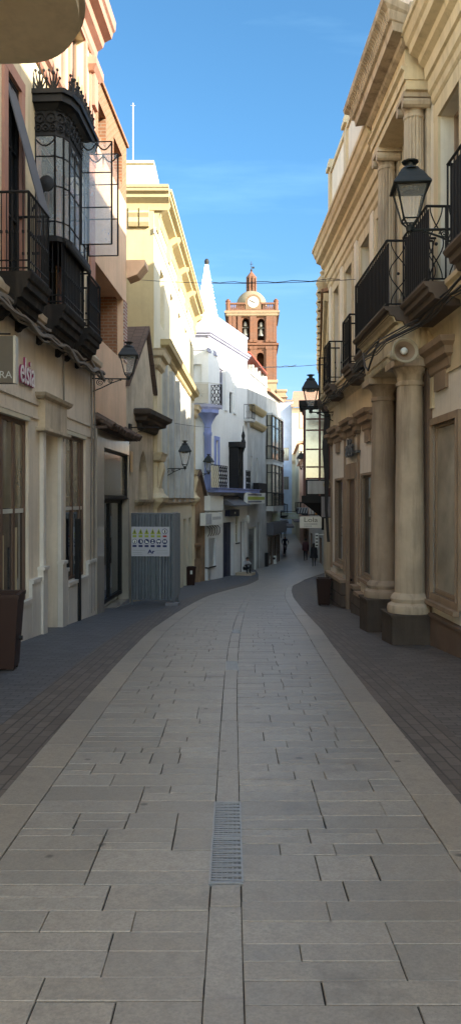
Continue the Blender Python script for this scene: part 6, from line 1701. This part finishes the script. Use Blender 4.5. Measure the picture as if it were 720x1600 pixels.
# far figures
for px, d, lab in ((438, 106, 'distant dark figure in the far left shade'), (445, 112, 'distant figure under the far awnings')):
    P, E_ = std(1.72, .05, .05); nd = Node('person', lab, 'person', loc=gpt(px, d)); body('figure', P, E_, ['darkcloth', 'skin', 'bluecloth'], lambda c: 1 if c.z > 1.46 else (0 if c.z < .9 else 2), nd); head_bits(nd, (0, 0, 1.6))

# ================================================================== sky, sun, camera
SUN_EL, SUN_AZ = R(24), math.atan2(.83, -.56)     # azimuth from +Y towards +X
sd = Vector((math.sin(SUN_AZ) * math.cos(SUN_EL), math.cos(SUN_AZ) * math.cos(SUN_EL), math.sin(SUN_EL)))
wd = bpy.data.worlds.new('World'); SC.world = wd; wd.use_nodes = True
nt = wd.node_tree; L = nt.links; bg = nt.nodes['Background']
sky = nt.nodes.new('ShaderNodeTexSky'); sky.sky_type = 'NISHITA'; sky.sun_disc = False; sky.sun_elevation = SUN_EL; sky.sun_rotation = SUN_AZ
sky.air_density = 1.0; sky.dust_density = .6; sky.ozone_density = 2.0; sky.altitude = 500
tc = N(nt, 'ShaderNodeTexCoord').outputs['Generated']
sx = N(nt, 'ShaderNodeSeparateXYZ'); L.new(tc, sx.inputs[0])
dv = N(nt, 'ShaderNodeMath', operation='ADD'); L.new(sx.outputs['Z'], dv.inputs[0]); dv.inputs[1].default_value = .12
vd = N(nt, 'ShaderNodeVectorMath', operation='DIVIDE'); L.new(tc, vd.inputs[0])
cb3 = N(nt, 'ShaderNodeCombineXYZ'); [L.new(dv.outputs[0], cb3.inputs[i]) for i in range(3)]; L.new(cb3.outputs[0], vd.inputs[1])
cl = noise(nt, vd.outputs[0], .8, 7, .6, (1.0, 3.2, 1))
cf = ramp(nt, cl, [(.52, (0, 0, 0)), (.80, (.16, .16, .16))]).outputs[0]
col = mix(nt, cf, sky.outputs[0], (7.0, 7.2, 7.6))
mr = N(nt, 'ShaderNodeMapRange', interpolation_type='SMOOTHSTEP'); L.new(sx.outputs['Y'], mr.inputs[0]); mr.inputs['From Min'].default_value = .15; mr.inputs['From Max'].default_value = .8
tint = mix(nt, mr.outputs[0], (1.20, 1.01, .76), (.178, .298, .335))
zr = N(nt, 'ShaderNodeMapRange', interpolation_type='SMOOTHSTEP'); L.new(sx.outputs['Z'], zr.inputs[0]); zr.inputs['From Max'].default_value = .45
tint2 = mix(nt, zr.outputs[0], (.98, .66, .74), (1.0, 1.0, 1.0))
tint2 = mix(nt, mr.outputs[0], (1.0, 1.0, 1.0), tint2)
col = mix(nt, 1.0, mix(nt, 1.0, col, tint, 'MULTIPLY'), tint2, 'MULTIPLY')
L.new(col, bg.inputs['Color']); bg.inputs['Strength'].default_value = .15
sl = bpy.data.lights.new('sun', 'SUN'); sl.energy = 2.7; sl.angle = R(.53); sl.color = (1.0, .90, .74)
so = bpy.data.objects.new('sun', sl); COL.objects.link(so); so.rotation_euler = sd.to_track_quat('Z', 'Y').to_euler()
so.location = (20, -20, 40)
cam = bpy.data.cameras.new('camera'); co = bpy.data.objects.new('camera', cam); COL.objects.link(co)
cam.sensor_fit = 'VERTICAL'; cam.sensor_height = 36; cam.lens = 36 * FPX / 1600; cam.shift_y = -20 / 1600; cam.clip_end = 2000; cam.clip_start = .05
co.location = (0, 0, EYE); co.rotation_euler = (PI / 2, 0, 0); SC.camera = co
SC.view_settings.view_transform = 'Standard'; SC.view_settings.look = 'None'; SC.view_settings.gamma = 1; SC.view_settings.use_curve_mapping = False
SC.view_settings.exposure = 2.6
SC.render.engine = 'CYCLES'
SC.cycles.max_bounces = 8; SC.cycles.diffuse_bounces = 5; SC.cycles.glossy_bounces = 3; SC.cycles.transparent_max_bounces = 12
SC.cycles.caustics_reflective = False; SC.cycles.caustics_refractive = False
